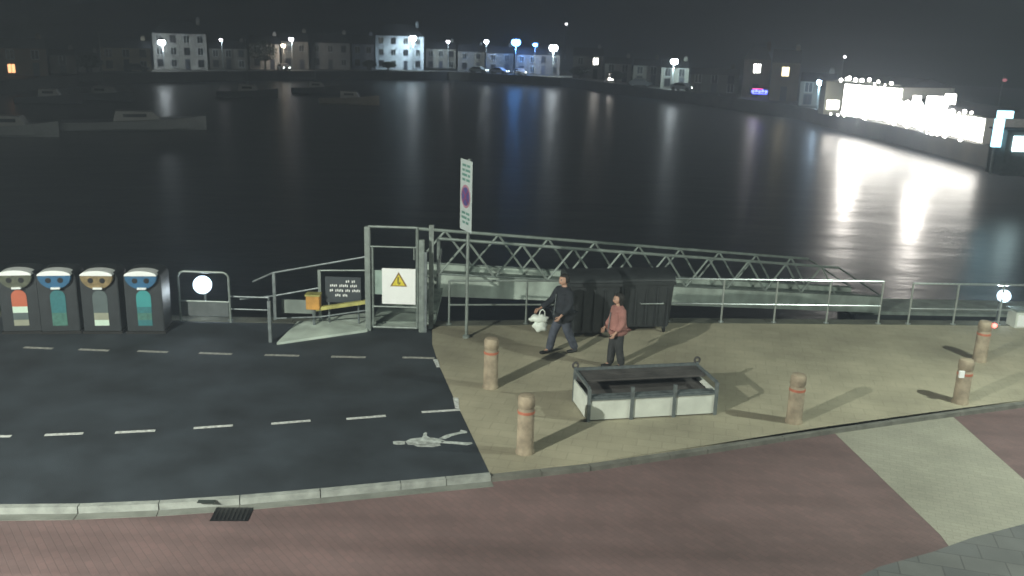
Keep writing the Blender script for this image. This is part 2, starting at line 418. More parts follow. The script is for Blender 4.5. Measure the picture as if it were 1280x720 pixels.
HS = [
 (-62,-4,52,dk_,(),2,'dark house cut off at the left edge, left of the orange lit window'),
 (-2,60,48,br_,(((0,0)),),2,'dark brown house with one orange lit window at far left'),
 (62,95,62,dk_,(),2,'small unlit house right of the orange windowed house'),
 (97,124,66,gr_,(),2,'narrow dim grey house just left of the cream house'),
 (126,190,50,cr_,(),2,'cream house with floodlit lower wall beside the leftmost bright street lamp'),
 (192,260,26,gr_,(),3,'tall grey three storey building right of the leftmost bright street lamp'),
 (262,310,52,dk_,(),2,'low unlit house right of the tall grey building'),
 (312,350,44,gr_,(),2,'dim grey house left of the pair of white and orange lamps'),
 (352,386,40,dk_,(),2,'dark house standing behind the pair of white and orange lamps'),
 (388,438,42,(.26,.27,.26),(),2,'dull grey rendered house left of the bluish white house'),
 (440,468,44,(.30,.34,.40),(),2,'narrow bluish house left of the bright blue-white facade'),
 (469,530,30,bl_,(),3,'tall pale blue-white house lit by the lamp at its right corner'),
 (532,570,52,dk_,(),2,'dark house right of the tall blue-white house'),
 (572,606,56,dk_,(),2,'dark house behind the first parked car with lights'),
 (608,642,58,dk_,(),2,'dark house left of the big blue lamp'),
 (645,700,60,(.16,.15,.13),(),2,'brownish house between the blue lamps and the white lamp'),
 (716,754,60,gr_,((1,1),),2,'grey house with one small white window lit upstairs'),
 (756,790,72,wh_,((0,0),),2,'small white house with one lit ground floor window'),
 (792,826,74,(.30,.31,.27),(),2,'pale terraced house right of the small white house'),
 (827,862,76,(.32,.34,.30),(),2,'pale terraced house behind the blue-white lamp'),
 (864,926,86,(.15,.16,.14),(),2,'long low dim building left of the blue neon sign'),
 (930,964,58,(.24,.19,.15),((1,0),),2,'tall brown building above the blue neon sign with one white window'),
 (965,1001,62,(.24,.20,.14),((1,0),),2,'brown building with a yellow lit window upstairs'),
 (1003,1048,92,dk_,(),2,'low dark building left of the floodlit waterfront hall'),
]
for (x0, x1, yt, c, lit, fl, lab) in HS:
    wl = 'o' if x0 == -2 else 'w' if x0 in (716, 756, 930) else None
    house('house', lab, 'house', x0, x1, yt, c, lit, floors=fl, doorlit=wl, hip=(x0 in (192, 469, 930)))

# floodlit waterfront hall (overexposed in the photo)
D = shore_dist(1080)+5
A = at_d(1051, 150, D); C = at_d(1124, 156, D-8); E_ = at_d(1230, 172, D-26)
def hall(name, lab, A, C, ytop, pxm, emis, n, gap):
    D = math.hypot((A.x+C.x)/2, (A.y+C.y)/2); top = at_d(pxm, ytop, D).z
    A = Vector((A.x, A.y, LZ)); C = Vector((C.x, C.y, LZ)); W = (C-A).length; rz = math.atan2(C.y-A.y, C.x-A.x)
    t = thing(name, lab, 'building', (A+C)/2, rz, None); h = top-LZ
    MB().box((0, 3.5, h*.45), (W, 7, h*.9)).build('wall', wh_m, t, world=False)
    MB().add([(-W/2, -.3, h*.9+.01), (W/2, -.3, h*.9+.01), (W/2, 7.2, h*.9+.01), (-W/2, 7.2, h*.9+.01), (-W/2, 3.5, h+.5), (W/2, 3.5, h+.5)], [(0,1,5,4),(2,3,4,5),(1,2,5),(3,0,4),(0,3,2,1)]).build('roof', slate, t, world=False)
    for i in range(n):
        x = -W/2+W*(i+.5)/n
        f = MB().box((x, -.04, h*.45), (W/n*.96, .08, h*.84)).build('window', whitep, t, world=False)
        MB().box((x, -.10, h*.45), (W/n*gap, .04, h*.82)).build('pane', emis, f, world=False)
        gb = MB()
        for k in (-.25, 0, .25): gb.box((x+k*W/n, -.14, h*.45), (.05, .04, h*.8))
        gb.box((x, -.165, h*.6), (W/n*.9, .03, .05)).build('glazing_bars', galvd, f, world=False)
        for k in range(2):
            bx = x+W/n*(k-.5)*.5+rnd.uniform(-.3, .3)
            MB().ball((bx, -1.25, h*rnd.uniform(.93, 1.07)), rnd.uniform(.12, .26), nu=10, nv=8).build('glow_ball', emis, t, world=False)  # added glowing balls, make the bright roof edge ragged
            MB().ball((bx+.4, -rnd.uniform(1.2, 2.6), rnd.uniform(.15, .7)), rnd.uniform(.1, .22), nu=10, nv=8).build('glow_ball', emis, t, world=False)  # more added glowing balls along the quay front
    MB().box((0, -1.1, h*.95), (W, 1.2, .10)).build('awning', whitep, t, world=False)
    return t, W, h
wh_m = mat('white_hall_render', (.7,.7,.66), .8, var=.1)
t1, W1, h1 = hall('waterfront_hall', 'tall glaringly floodlit waterfront hall, the brightest block across the water', A, C, 101, 1086, ePub, 5, .86)
t2, W2, h2 = hall('waterfront_terrace', 'long low brilliantly lit waterfront row right of the tall floodlit hall', C, E_, 134, 1176, ePub, 8, .88)
p = at_d(1042, 131, D+2)
kk = thing('lit_kiosk', 'small warm lit kiosk just left of the floodlit hall', 'kiosk', (p.x, p.y, LZ), 0)
MB().box((p.x, p.y+1, .7), (2.4, 2, 4)).build('wall', cream, kk)
MB().box((p.x-.1, p.y-.03, p.z), (1.5, .05, 1.1)).build('window', eWinW, kk)
MB().box((p.x, p.y+1, 2.8), (2.8, 2.4, .15)).build('roof', slate, kk)
for (x, y, wd, hh, lab) in ((1146, 125, .8, .9, 'small white lit box sign above the low bright row, nearest the tall hall'), (1172, 128, 2.2, 1.2, 'wide white lit sign above the low bright row'), (1188, 124, 1.0, 1.0, 'pale yellow lit sign at the right above the low bright row')):
    q = at_d(x, y, shore_dist(x)+3.5)
    s_ = thing('lit_sign', lab, 'sign', (q.x, q.y, LZ), 0)
    MB().box(q, (wd, .25, hh)).build('lit_panel', ePub if x < 1180 else eWinW, s_)
    MB().tube((q.x, q.y+.2, LZ), (q.x, q.y+.2, q.z), .07).build('pole', galvd, s_)
dk_m = mat('dark_cabin_wall', (.08,.09,.09), .8)
# right: lit pillar and pale panel
q = at_d(1252, 170, 72)
s_ = thing('lit_totem', 'narrow cyan lit totem right of the bright row', 'sign', (q.x, q.y, LZ), 0)
MB().box((q.x-.3, q.y, q.z+.2), (.6, .25, 1.9)).build('lit_panel', eCy, s_); MB().box((q.x, q.y, q.z+1.45), (1.0, .3, .5)).build('lit_cap', eCy, s_)
MB().tube((q.x-.3, q.y+.1, LZ), (q.x-.3, q.y+.1, q.z), .1).build('pole', galvd, s_)
q = at_d(1277, 180, 72)
s_ = thing('lit_cabin', 'low cabin with brilliant cyan-white front at the right edge', 'cabin', (q.x, q.y, LZ), 0)
MB().box((q.x+.3, q.y+1.2, (q.z+.8+LZ)/2), (2.6, 2.2, q.z+.8-LZ)).build('wall', dk_m, s_); MB().box((q.x+.1, q.y+.05, q.z), (1.3, .1, 1.0)).build('window', eCyb, s_)
MB().box((q.x+.3, q.y+1.2, q.z+.86), (2.9, 2.5, .1)).build('roof', slate, s_)
# neon sign
q = at_d(949, 114, shore_dist(949)+7.6)
s_ = thing('neon_sign', 'blue neon sign with a red edge below the brown building', 'sign', (q.x, q.y, LZ), 0)
MB().box((q.x, q.y+.1, q.z), (3.2, .1, 1.1)).build('board', black, s_)
n1 = MB()
for k in range(5): n1.disc((q.x-1.0+k*.52, q.y, q.z-.05+.08*(k % 2)), (0, -1, 0), .24, .06, n=12)
n1.box((q.x+.1, q.y-.02, q.z-.38), (2.4, .05, .1)); n1.build('neon_letters', eNB, s_)
MB().box((q.x-.3, q.y-.02, q.z+.35), (1.6, .05, .12)).build('neon_edge', eNR, s_)
MB().tube((q.x, q.y+.2, LZ), (q.x, q.y+.2, q.z-.5), .08).build('post', galvd, s_)

# ================================================================== FAR LAMPS
def far_lamp(px, py, r, m, lab, power=0, col=(.86, .95, 1), back=3.0, D=None, name='street_lamp'):
    D = D or shore_dist(px)+back
    q = at_d(px, py, D)
    t = thing(name, lab, 'street lamp', (q.x, q.y, LZ), 0, 'street lamps round the harbour')
    MB().tube((q.x, q.y+.5, LZ), (q.x, q.y+.5, q.z+r+.3), .09, .06).build('pole', galvd, t)
    MB().tube((q.x, q.y+.5, q.z+r+.3), (q.x, q.y, q.z+r+.12), .05).build('arm', galvd, t)
    l = MB().lathe([(.12, q.z+r+.16), (r*.9, q.z+r*.7+.05), (r*.95, q.z+r*.6)], (q.x, q.y, 0), 12).build('lamp_hood', galvd, t)
    MB().ball((q.x, q.y, q.z), r, sz=.8, nu=12, nv=8).build('lantern', m, l)
    if power >= 40:
        ll = light('SPOT', 'lamp_light', (q.x, q.y-.2, q.z-r-.1), power*1.7+450, col, .2, t, spot_size=R(160), spot_blend=.6)
        ll.rotation_euler = Vector((0, .75, -.65)).to_track_quat('-Z', 'Y').to_euler()
    return t
far_lamp(202, 53, .72, eW, 'bright cool white street lamp at the far left, over the cream house', 900)
far_lamp(276, 50, .34, eS, 'tiny white lamp right of the tall grey building', 60)
far_lamp(364, 49, .55, eS, 'white street lamp above the orange tinted one', 350)
far_lamp(354, 57, .5, eWw, 'orange tinted lamp just below and left of a white lamp', 250, (1, .7, .5))
far_lamp(516, 48, .85, eW, 'bright blue-white street lamp at the corner of the tall pale house', 3000, (.75, .92, 1), back=2.5)
far_lamp(560, 52, .45, eS, 'small white lamp right of the tall pale house', 200)
far_lamp(608, 52, .55, eW, 'medium white street lamp left of the big blue lamp', 500)
far_lamp(645, 53, 1.05, eB, 'large vivid blue lamp, the biggest blue light', 2600, (.12, .35, 1))
far_lamp(669, 56, .55, eB, 'smaller blue lamp right of the large blue lamp', 500, (.12, .3, 1))
far_lamp(692, 60, 1.0, eW, 'large white street lamp right of both blue lamps', 2600, (.9, 1, .98))
far_lamp(843, 77, .7, eW, 'blue-white street lamp in front of the pale terrace', 1400, (.8, .98, 1))
far_lamp(899, 123, .38, eS, 'low white lamp left of the blue neon sign near the quay edge', 120, back=1)
far_lamp(1003, 121, .32, eS, 'low white lamp right of the blue neon sign', 100, back=3)
far_lamp(1026, 103, .52, em('lamp_pale_blue', (.55,.75,1.0), 40), 'pale blue street lamp left of the floodlit hall', 900, (.6, .85, 1), back=3)
far_lamp(1042, 107, .14, eS, 'tiny dim lamp touching the floodlit hall\'s left end', 0)
far_lamp(708, 30, .30, eS, 'tiny lamp high on the dark hillside above the white lamp', 0, D=250)
far_lamp(1056, 71, .25, eS, 'tiny lamp on the hillside above the floodlit hall', 0, D=180)
far_lamp(1256, 100, .3, em('dim_red_lamp', (1,.35,.4), .6), 'faint reddish lamp on the hillside at right', 0, D=150)
# floodlights on the waterfront hall
for i, (x, y, D_) in enumerate(((1070, 150, 100), (1155, 168, 88))):
    q = at_d(x, y, D_-4)
    light('POINT', 'hall_light', (q.x, q.y, .1), (1900, 1700)[i], (1, .93, .85), .6, (t1, t2, t2)[i])
# lamp and light added to brighten the foot of the cream house
q = at_d(172, 96, shore_dist(172)+8); light('POINT', 'added_light', (q.x, q.y-1.2, q.z), 600, (1, 1, .8), .2)
wl_ = thing('added_lamp', 'added low lamp lighting the foot of the cream house', 'lamp', (q.x, q.y-.8, LZ), 0)
MB().tube((q.x, q.y-.5, LZ), (q.x, q.y-.5, q.z+.3), .05).build('post', galvd, wl_); MB().ball((q.x, q.y-.5, q.z+.35), .2).build('lantern', mat('lamp_glass', (.6,.6,.5), .3, emit=(1,1,.8), es=3), wl_)

# far cars
def car(px, py, lab, col, lights=(1, 1), rz=0.0, back=1.6):
    D = shore_dist(px)+back; q = at_d(px, py, D); z = LZ
    t = thing('parked_car', lab, 'car', (q.x, q.y, z), rz, 'cars parked on the far quay')
    b_ = MB().slab([(-2.1,-.85,.3),(2.1,-.85,.3),(2.15,-.85,.75),(1.2,-.85,.9),(.6,-.85,1.42),(-1.0,-.85,1.45),(-1.8,-.85,.95),(-2.15,-.85,.85)], (0,1,0), 1.7)
    b_.build('body', mat('car_paint_'+str(px), col, .3, var=.05), t, world=False, bevel=.04, smooth=True)
    MB().slab([(.5,-.87,.92),(.98,-.87,.92),(.5,-.87,1.34),(-.9,-.87,1.36),(-1.45,-.87,.95)], (0,1,0), 1.74).build('side_glass', glassd, t, world=False)
    for sx in (-1.35, 1.35):
        for sy in (-.8, .8):
            w = MB().tube((sx, sy-.1, .32), (sx, sy+.1, .32), .32, n=16).build('wheel', rubber, t, world=False)
            MB().tube((sx, sy-.12, .32), (sx, sy+.12, .32), .18, n=12).build('rim', galvd, w, world=False)
    for sy, on in zip((-.6, .6), lights):
        MB().ball((2.1, sy, .68), .16, sx=.6, sz=.7).build('headlight', eHead if on else glassd, t, world=False)
        MB().box((-2.14, sy, .75), (.06, .35, .18)).build('tail_light', redm, t, world=False)
    return t
car(355, 92, 'parked car with lit headlights below the orange tinted lamp', (.3,.3,.3), rz=R(-60))
car(598, 90, 'pale parked car with a lit side, leftmost of the cars near the blue lamp', (.35,.4,.35), (1, 1), rz=R(-20))
car(624, 91, 'white parked car with glinting roof, middle of the cars near the blue lamp', (.6,.62,.65), (1, 1), rz=R(-25))
car(650, 92, 'white van-like car below the big blue lamp', (.5,.52,.55), (0, 1), rz=R(-70))
car(800, 108, 'dark parked car before the pale terrace', (.06,.07,.08), (0, 0), rz=R(-10))
car(853, 115, 'silver parked car right of the blue-white lamp', (.5,.55,.6), (1, 0), rz=R(-40))
car(172, 101, 'dark parked car before the floodlit foot of the cream house', (.03,.03,.03), (0, 0), rz=R(10), back=5)

# trees on the far quay
def tree(px, py_top, lab, w):
    D = shore_dist(px)+5; q = at_d(px, py_top, D); h = q.z-LZ
    t = thing('quay_tree', lab, 'tree', (q.x, q.y, LZ), 0, 'trees on the far quay')
    tr = MB().tube((0,0,0), (0.1,0,h*.5), .22, .14)
    for k in range(5):
        a = k*1.3; tr.tube((.1,0,h*(.35+.04*k)), (.1+math.cos(a)*w*.5, math.sin(a)*w*.5, h*(.6+.06*k)), .09, .03)
    tr.build('trunk', trunkm, t, world=False)
    lf = MB()
    for k in range(900):
        a = rnd.uniform(0, 6.28); u = rnd.random()**.5; zz = rnd.uniform(-1, 1); rr = w*u*math.sqrt(max(0, 1-zz*zz))*(1+.25*math.sin(3*a+px)); c = Vector((rr*math.cos(a), rr*math.sin(a), h*.68+zz*h*.34))
        s_ = rnd.uniform(.12, .3); e1 = Vector((rnd.uniform(-1,1), rnd.uniform(-1,1), rnd.uniform(-1,1))).normalized()*s_; e2 = e1.orthogonal().normalized()*s_*.6
        lf.add([c-e1, c+e2, c+e1, c-e2], [(0,1,2,3)])
    lf.build('crown', leafm, t, world=False)
tree(463, 76, 'small round tree before the bluish house', 1.6)
tree(485, 78, 'small round tree before the bright blue-white facade', 1.6)
tree(770, 90, 'low dark tree right of the lit ground floor window', 1.8)
tree(110, 70, 'dark tree left of the cream house', 2.6)
tree(330, 52, 'tall dark tree left of the pair of lamps', 3.0)
tree(725, 84, 'dark bushy tree left of the small white house', 2.2)

# ================================================================== BOATS
def boat(px, py, L, lab, m, rz, mast=0, cabin=True):
    q = g(px, py, WZ)
    t = thing('moored_boat', lab, 'boat', (q.x, q.y, WZ), rz, 'boats moored in the harbour')
    n = 14; rows = []
    for i in range(n+1):
        u = i/n; x = -L/2+L*u; w = L*.14*math.sin(math.pi*min(1, .28+u*.72))**.6 if u < 1 else .03
        w = L*.13*(1-(max(0, u-.45)/.55)**2.4)+.03; sh = .95+.5*u*u
        rows.append([(x, -w, sh), (x, -w*.86, .25), (x, 0, -.35), (x, w*.86, .25), (x, w, sh)])
    vs = [p for r in rows for p in r]; fs = []
    for i in range(n):
        for k in range(4): fs.append((i*5+k, (i+1)*5+k, (i+1)*5+k+1, i*5+k+1))
        fs.append((i*5, i*5+4, (i+1)*5+4, (i+1)*5))
    fs.append((0, 1, 2, 3, 4))
    MB().add(vs, fs).build('hull', m, t, world=False, smooth=True)
    if cabin:
        c = MB().slab([(-L*.15, -.9, 1.0), (L*.18, -.9, 1.1), (L*.12, -.9, 1.9), (-L*.13, -.9, 2.0)], (0,1,0), 1.8).build('cabin', cabinm, t, world=False)
        MB().box((0, 0, 1.55), (L*.16, 1.84, .32)).build('cabin_window', glassd, c, world=False)
    if mast:
        m_ = MB().tube((0,0,1.2), (0,0,mast), .09, .05); m_.build('mast', galvd, t, world=False)
        MB().tube((0,0,2.6), (-L*.38,0,2.5), .07).build('boom', galvd, t, world=False)
        MB().tube((0,0,mast), (L*.49,0,1.4), .015, n=4).tube((0,0,mast), (-L*.49,0,1.1), .015, n=4).build('rigging', galvd, t, world=False)
    return t
boat(170, 163, 13.5, 'long pale moored boat, nearest and largest on the left water', hullw, R(22), 0)
boat(15, 171, 8, 'pale moored boat cut by the left edge', hullw, R(15), 0)
boat(437, 131, 8.5, 'pale moored boat alone near the middle of the far water', mat('boat_hull_buff', (.26,.24,.2), .4), R(5), 0)
boat(310, 122, 9, 'dark masted yacht left of the lone pale boat', hulld, R(10), 9)
boat(130, 126, 9, 'dark masted yacht behind the long pale boat', hulld, R(-8), 9.5)
boat(395, 117, 8, 'dark masted yacht just behind the lone pale boat', hulld, R(12), 8.5)
boat(62, 130, 8, 'dark cabin boat behind the boat at the left edge', hulld, R(20), 0)

# ================================================================== RECYCLING BINS
def arch_label(cx, y, z0, z1, w):
    r = w/2; pts = [(cx-r, y, z0), (cx+r, y, z0)] + [(cx+r*math.cos(a), y, z1-r+r*math.sin(a)) for a in [math.pi*i/12 for i in range(13)]]
    return pts
BX = [(27, 3), (75, 2), (127, 4), (181, 1)]
bl = [('dark recycling bin with a coral and white label, leftmost of the four', coral, mintw, greyl, cream, hooddk),
      ('dark recycling bin with blue hood and teal label, between the coral and grey labelled ones', teal, teal, tealg, tealg, hoodblue),
      ('dark recycling bin with tan hood and grey and cream label', greyl, greyl, cream, mintw, hoodtan),
      ('dark recycling bin with blue hood and bright teal label, rightmost of the four', mat('bright_teal_label', (.04,.28,.29), .5, var=.1), teal, tealg, teal, hoodblue)]
for (px, _), (lab, c1, c2, c3, c4, hd) in zip(BX, bl):
    b0 = g(px+2, 417); hh = 1.52; w = .84; d = .7
    t = thing('recycling_bin', lab, 'recycling bin', (b0.x, b0.y, 0), R(6)+(.0 if px > 100 else R(4)), 'recycling bins by the quay edge')
    body = MB()
    prof = [(-w/2, .06), (w/2, .06), (w/2, hh-.14), (w/2-.06, hh-.05), (w/2-.2, hh), (-w/2+.2, hh), (-w/2+.06, hh-.05), (-w/2, hh-.14)]
    body.slab([(x, 0, z) for x, z in prof], (0, 1, 0), d).build('body', binm, t, world=False, bevel=.015, smooth=True)
    MB().box((0, d/2, .03), (w+.06, d+.06, .06)).build('plinth', rubber, t, world=False)
    lw = .33; yy = -.012
    z0, z1 = .20, 1.06
    zc = [z1-.40, z1-.55, z0+.14, z0]
    lb = MB().slab(arch_label(0, yy, zc[0], z1, lw), (0, 1, 0), .010).build('label', c1, t, world=False)
    MB().box((0, yy+.004, (zc[0]+zc[1])/2), (lw*.98, .010, zc[0]-zc[1])).build('label_stripe', c2, lb, world=False)
    MB().box((0, yy+.004, (zc[1]+zc[2])/2), (lw*.98, .010, zc[1]-zc[2])).build('label_stripe', c3, lb, world=False)
    MB().box((0, yy+.004, (zc[2]+zc[3])/2), (lw*.98, .010, zc[2]-zc[3])).build('label_stripe', c4, lb, world=False)
    # projecting half-round hood around the mouth
    hz = hh-.10; hr = .36
    hood = MB().slab([(hr*math.cos(a), -.13, hz+.86*hr*math.sin(a)) for a in [math.pi+math.pi*i/16 for i in range(17)]], (0, 1, 0), .14)
    ho = hood.build('hood', hd, t, world=False, bevel=.012, smooth=True)
    # domed cap, coloured white for the reflection on the hood
    MB().slab([(hr*1.02*math.cos(a), -.15, hz+.012+.33*hr*math.sin(a)) for a in [math.pi*i/16 for i in range(17)]], (0, 1, 0), .36).build('hood_cap_sheen', hoodtop, ho, world=False, bevel=.01, smooth=True)
    MB().tube((-.13, -.142, hz-.10), (-.13, -.10, hz-.10), .062, n=16).build('opening', black, ho, world=False)
    MB().tube((.13, -.142, hz-.10), (.13, -.10, hz-.10), .062, n=16).build('opening', black, ho, world=False)
    MB().box((.02, -.15, hz-.86*hr+.03), (.2, .06, .04)).build('lip', hoodtop, ho, world=False)

# ================================================================== RAILINGS
def px_post(px, py, Y, z0=0.0): p = at_y(px, py, Y); return Vector((p.x, Y, z0))
def railing(lab, Ps, ztop, zmid, m, r=.024, zlow=None, name='railing'):
    t = thing(name, lab, 'railing', (Ps[0].x, Ps[0].y, 0), 0, None)
    for p in Ps:
        MB().tube((p.x, p.y, p.z), (p.x, p.y, p.z+ztop), r*1.1).build('post', m, t)
        MB().tube((p.x, p.y, p.z), (p.x, p.y, p.z+.015), .07, n=12).build('foot_plate', m, t)
    a, c = Ps[0], Ps[-1]
    MB().path([p+Vector((0, 0, ztop)) for p in Ps], r*1.15).build('top_rail', m, t)
    MB().path([p+Vector((0, 0, zmid)) for p in Ps], r).build('mid_rail', m, t)
    if zlow is not None: MB().path([p+Vector((0, 0, zlow)) for p in Ps], r).build('low_rail', m, t)
    return t
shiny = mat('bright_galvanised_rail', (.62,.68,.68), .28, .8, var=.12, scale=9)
def rowp(xs, Y0, Y1, n, z=0.012):
    return [Vector((xs[0]+(xs[1]-xs[0])*i/(n-1), Y0+(Y1-Y0)*i/(n-1), z)) for i in range(n)]
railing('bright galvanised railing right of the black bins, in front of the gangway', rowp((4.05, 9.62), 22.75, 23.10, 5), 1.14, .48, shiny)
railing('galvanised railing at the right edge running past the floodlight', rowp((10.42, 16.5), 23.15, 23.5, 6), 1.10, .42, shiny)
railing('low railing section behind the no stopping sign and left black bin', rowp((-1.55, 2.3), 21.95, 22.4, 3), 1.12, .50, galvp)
# left rounded barrier with the floodlight
def hoop(lab, x0, x1, Y, h, mid):
    t = thing('hoop_barrier', lab, 'barrier', (x0, Y, 0), 0)
    pts = [Vector((x0, Y, .0)), Vector((x0, Y, h-.12)), Vector((x0+.04, Y, h-.04)), Vector((x0+.12, Y, h)), Vector((x1-.12, Y, h)), Vector((x1-.04, Y, h-.04)), Vector((x1, Y, h-.12)), Vector((x1, Y, 0))]
    MB().path(pts, .028).build('hoop_frame', galvp, t)
    MB().tube((x0, Y, mid), (x1, Y, mid), .024).build('mid_rail', galvp, t)
    pn = MB().box(((x0+x1)/2, Y+.03, mid/2+.06), (x1-x0-.1, .02, mid-.16)).build('infill_panel', mat('smoky_panel', (.10,.115,.12), .5, var=.2), t)
    return t
a = at_y(222, 340, 21.6); c = at_y(285, 340, 21.6)
hoop('grey hoop barrier framing the left floodlight', a.x, c.x, 21.6, a.z+.02, .52)
b0 = at_y(292, 378, 21.75); b1 = at_y(336, 378, 21.75)
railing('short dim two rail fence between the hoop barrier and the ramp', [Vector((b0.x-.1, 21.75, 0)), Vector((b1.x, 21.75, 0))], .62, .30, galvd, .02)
a0 = at_y(206, 360, 21.5); 
pst = thing('steel_post', 'small bright steel post between rightmost recycling bin and hoop barrier', 'post', (a0.x, 21.5, 0)); 
MB().tube((a0.x, 21.5, 0), (a0.x, 21.5, .95), .04).build('post_tube', galvp, pst); MB().lathe([(.05, .75), (.07, .8), (.07, .98), (.02, 1.02)], (a0.x, 21.5, 0), 12).build('reflector_cap', signw, pst)

# floodlights
def flood(px, py, Y, r, lab, es, power):
    q = at_y(px, py, Y); d = Vector((0, -1, .25)).normalized() if False else (Vector((0, 0, H))-q).normalized()
    t = thing('floodlight', lab, 'floodlight', (q.x, Y, 0), 0, 'floodlights behind the quay railing')
    MB().tube((q.x, Y+.14, -.6), (q.x, Y+.14, q.z-.1), .04).build('post', galvd, t)
    h_ = MB().tube(q+d*-.22, q+d*-.02, r*.55, r*1.12, n=24).build('housing', galvd, t, smooth=True)
    MB().disc(q+d*-.018, d, r*1.15, .03, n=28).build('lens', mat('flood_reflector', (.5,.6,.7), .4, var=0, emit=(.6,.8,.95), es=1.1), h_)
    MB().ball(q+d*.02, r*.6, sz=.92, nu=20, nv=14).build('glow_ball', es, h_)
    l = light('SPOT', 'flood_beam', q+d*.06, power, (.8, .93, 1), .12, t, spot_size=R(46), spot_blend=1.0)
    l.rotation_euler = (-d).to_track_quat('Z', 'Y').to_euler(); l.rotation_euler = d.to_track_quat('-Z', 'Y').to_euler()
flood(253, 356, 22.25, .20, 'round floodlight glaring inside the left hoop barrier', eFlood, 1100)
flood(1255, 370, 23.9, .15, 'round floodlight glaring behind the right hand railing', eFlood, 800)

# ================================================================== BOLLARDS
def bollard_mesh(t, h, tilt=0):
    r = .15
    MB().lathe([(r*1.12, 0), (r*1.12, .03), (r, .06), (r*.98, h-.27), (r*.9, h-.25), (r*.9, h-.23), (r, h-.21), (r, h-.06), (r*.85, h-.015), (r*.4, h)], n=24).build('shaft', bollm, t, world=False, smooth=True)
    MB().lathe([(r*1.015, h-.335), (r*1.02, h-.33), (r*1.02, h-.29), (r*1.015, h-.285)], n=24).build('red_band', redband, t, world=False)
bls = [(613, 487, 'stone bollard with its left side to the road, nearest the no stopping sign', 1.08),
       (656, 568, 'stone bollard with red band nearest the viewer, left of the white panelled trough', 1.08),
       (992, 530, 'stone bollard with red band right of the white panelled trough', .98),
       (1200, 506, 'stone bollard close to the kerb at right with a white band on its side', .95),
       (1224, 454, 'stone bollard with a glowing red marker at the right below the railing', .98)]
for i, (px, py, lab, h) in enumerate(bls):
    p = g(px, py-3)
    t = thing('bollard', lab if i else 'stone bollard beside the asphalt corner, nearest the no stopping sign', 'bollard', p, 0, 'stone bollards on the sandy apron')
    bollard_mesh(t, h)
    if i == 3: MB().box((-.13, -.13, .66), (.10, .05, .14)).build('white_reflector', signw, t, world=False)
    if i == 4: MB().ball((.16, -.10, .90), .055).build('red_marker', eRed, t, world=False)

# ================================================================== GATE
Yg = 21.3
gt = thing('steel_gate', 'tall steel gate frame carrying the white warning sign', 'gate', (-3.45, Yg, 0))
L0 = at_y(459, 280, Yg); R0 = at_y(522, 281, Yg); htop = 2.58
MB().box((L0.x, Yg, htop/2), (.13, .13, htop)).build('gate_post', galvp, gt, bevel=.01)
MB().box((R0.x+.10, Yg, 1.15), (.13, .13, 2.3)).build('gate_post', galvp, gt, bevel=.01)
fr = MB()
fr.tube((L0.x+.03, Yg-.02, htop), (R0.x, Yg-.02, htop), .03).tube((R0.x, Yg-.02, htop), (R0.x, Yg-.02, .1), .03)
fr.tube((L0.x+.06, Yg-.02, 2.1), (R0.x, Yg-.02, 2.1), .02).tube((L0.x+.12, Yg-.02, .1), (R0.x, Yg-.02, .1), .03).tube((L0.x+.12, Yg-.02, 2.1), (L0.x+.12, Yg-.02, .1), .025)
fr.tube((L0.x+.12, Yg-.02, .62), (R0.x, Yg-.02, .62), .02)
fr.build('gate_leaf', galvp, gt)
MB().tube((R0.x-.08, Yg-.03, 2.1), (R0.x-.08, Yg-.03, 1.8), .02).build('latch', galvp, gt)
p = at_y(471, 353, Yg); MB().box((p.x+.02, Yg+.03, p.z), (.36, .02, .6)).build('pale_panel', mat('pale_green_panel', (.30,.40,.36), .6, var=.2), gt)
p = at_y(531, 360, Yg); MB().box((p.x, Yg, 1.0), (.10, .10, 2.0)).build('side_post', galvd, gt); 
p = at_y(538, 360, Yg+.3)
MB().box((p.x+.02, Yg+.3, 1.3), (.11, .11, 2.6)).build('hinge_post', galvp, gt)
MB().box((p.x-.13, Yg+.2, 1.45), (.07, .08, 1.0)).build('hinge_bracket', yellowd, gt)
sp = at_y(498.5, 358, Yg-.08)
sg = thing('warning_sign', 'square white warning sign with a yellow hazard triangle on the gate', 'sign', (sp.x, Yg-.08, sp.z))
sw, shh = .80, .88
MB().box((sp.x, Yg-.08, sp.z), (sw, .015, shh)).build('board', signw, sg)
tz = sp.z+.12
def tri(s_, y, cz): return [(sp.x-s_, y, cz-s_*.58), (sp.x+s_, y, cz-s_*.58), (sp.x, y, cz+s_*1.15)]
k_ = MB().slab(tri(.205, Yg-.092, tz), (0, 1, 0), .003).build('triangle_border', mat('triangle_border', (.25,.15,.05), .5), sg)
MB().slab(tri(.155, Yg-.096, tz-.005), (0, 1, 0), .003).build('triangle_face', mat('hazard_yellow', (.75,.62,.05), .5), k_)
# stumbling-figure like hazard glyph: two short strokes
gl = MB().box((sp.x-.015, Yg-.099, tz+.02), (.035, .003, .13)).box((sp.x+.02, Yg-.0995, tz-.045), (.03, .003, .07), 0, Matrix.Rotation(R(35), 4, 'Y')).disc((sp.x-.01, Yg-.0975, tz+.10), (0,-1,0), .022, .003, n=10)
gl.build('hazard_glyph', mat('glyph_brown', (.2,.17,.03), .5), k_)
# threshold plate and pale deck behind the gate
MB().prism([g(470, 407, .05), g(525, 409, .05), g(521, 385, .05), g(490, 388, .05)], .05).build('gate_ramp_plate', deckp, gt)

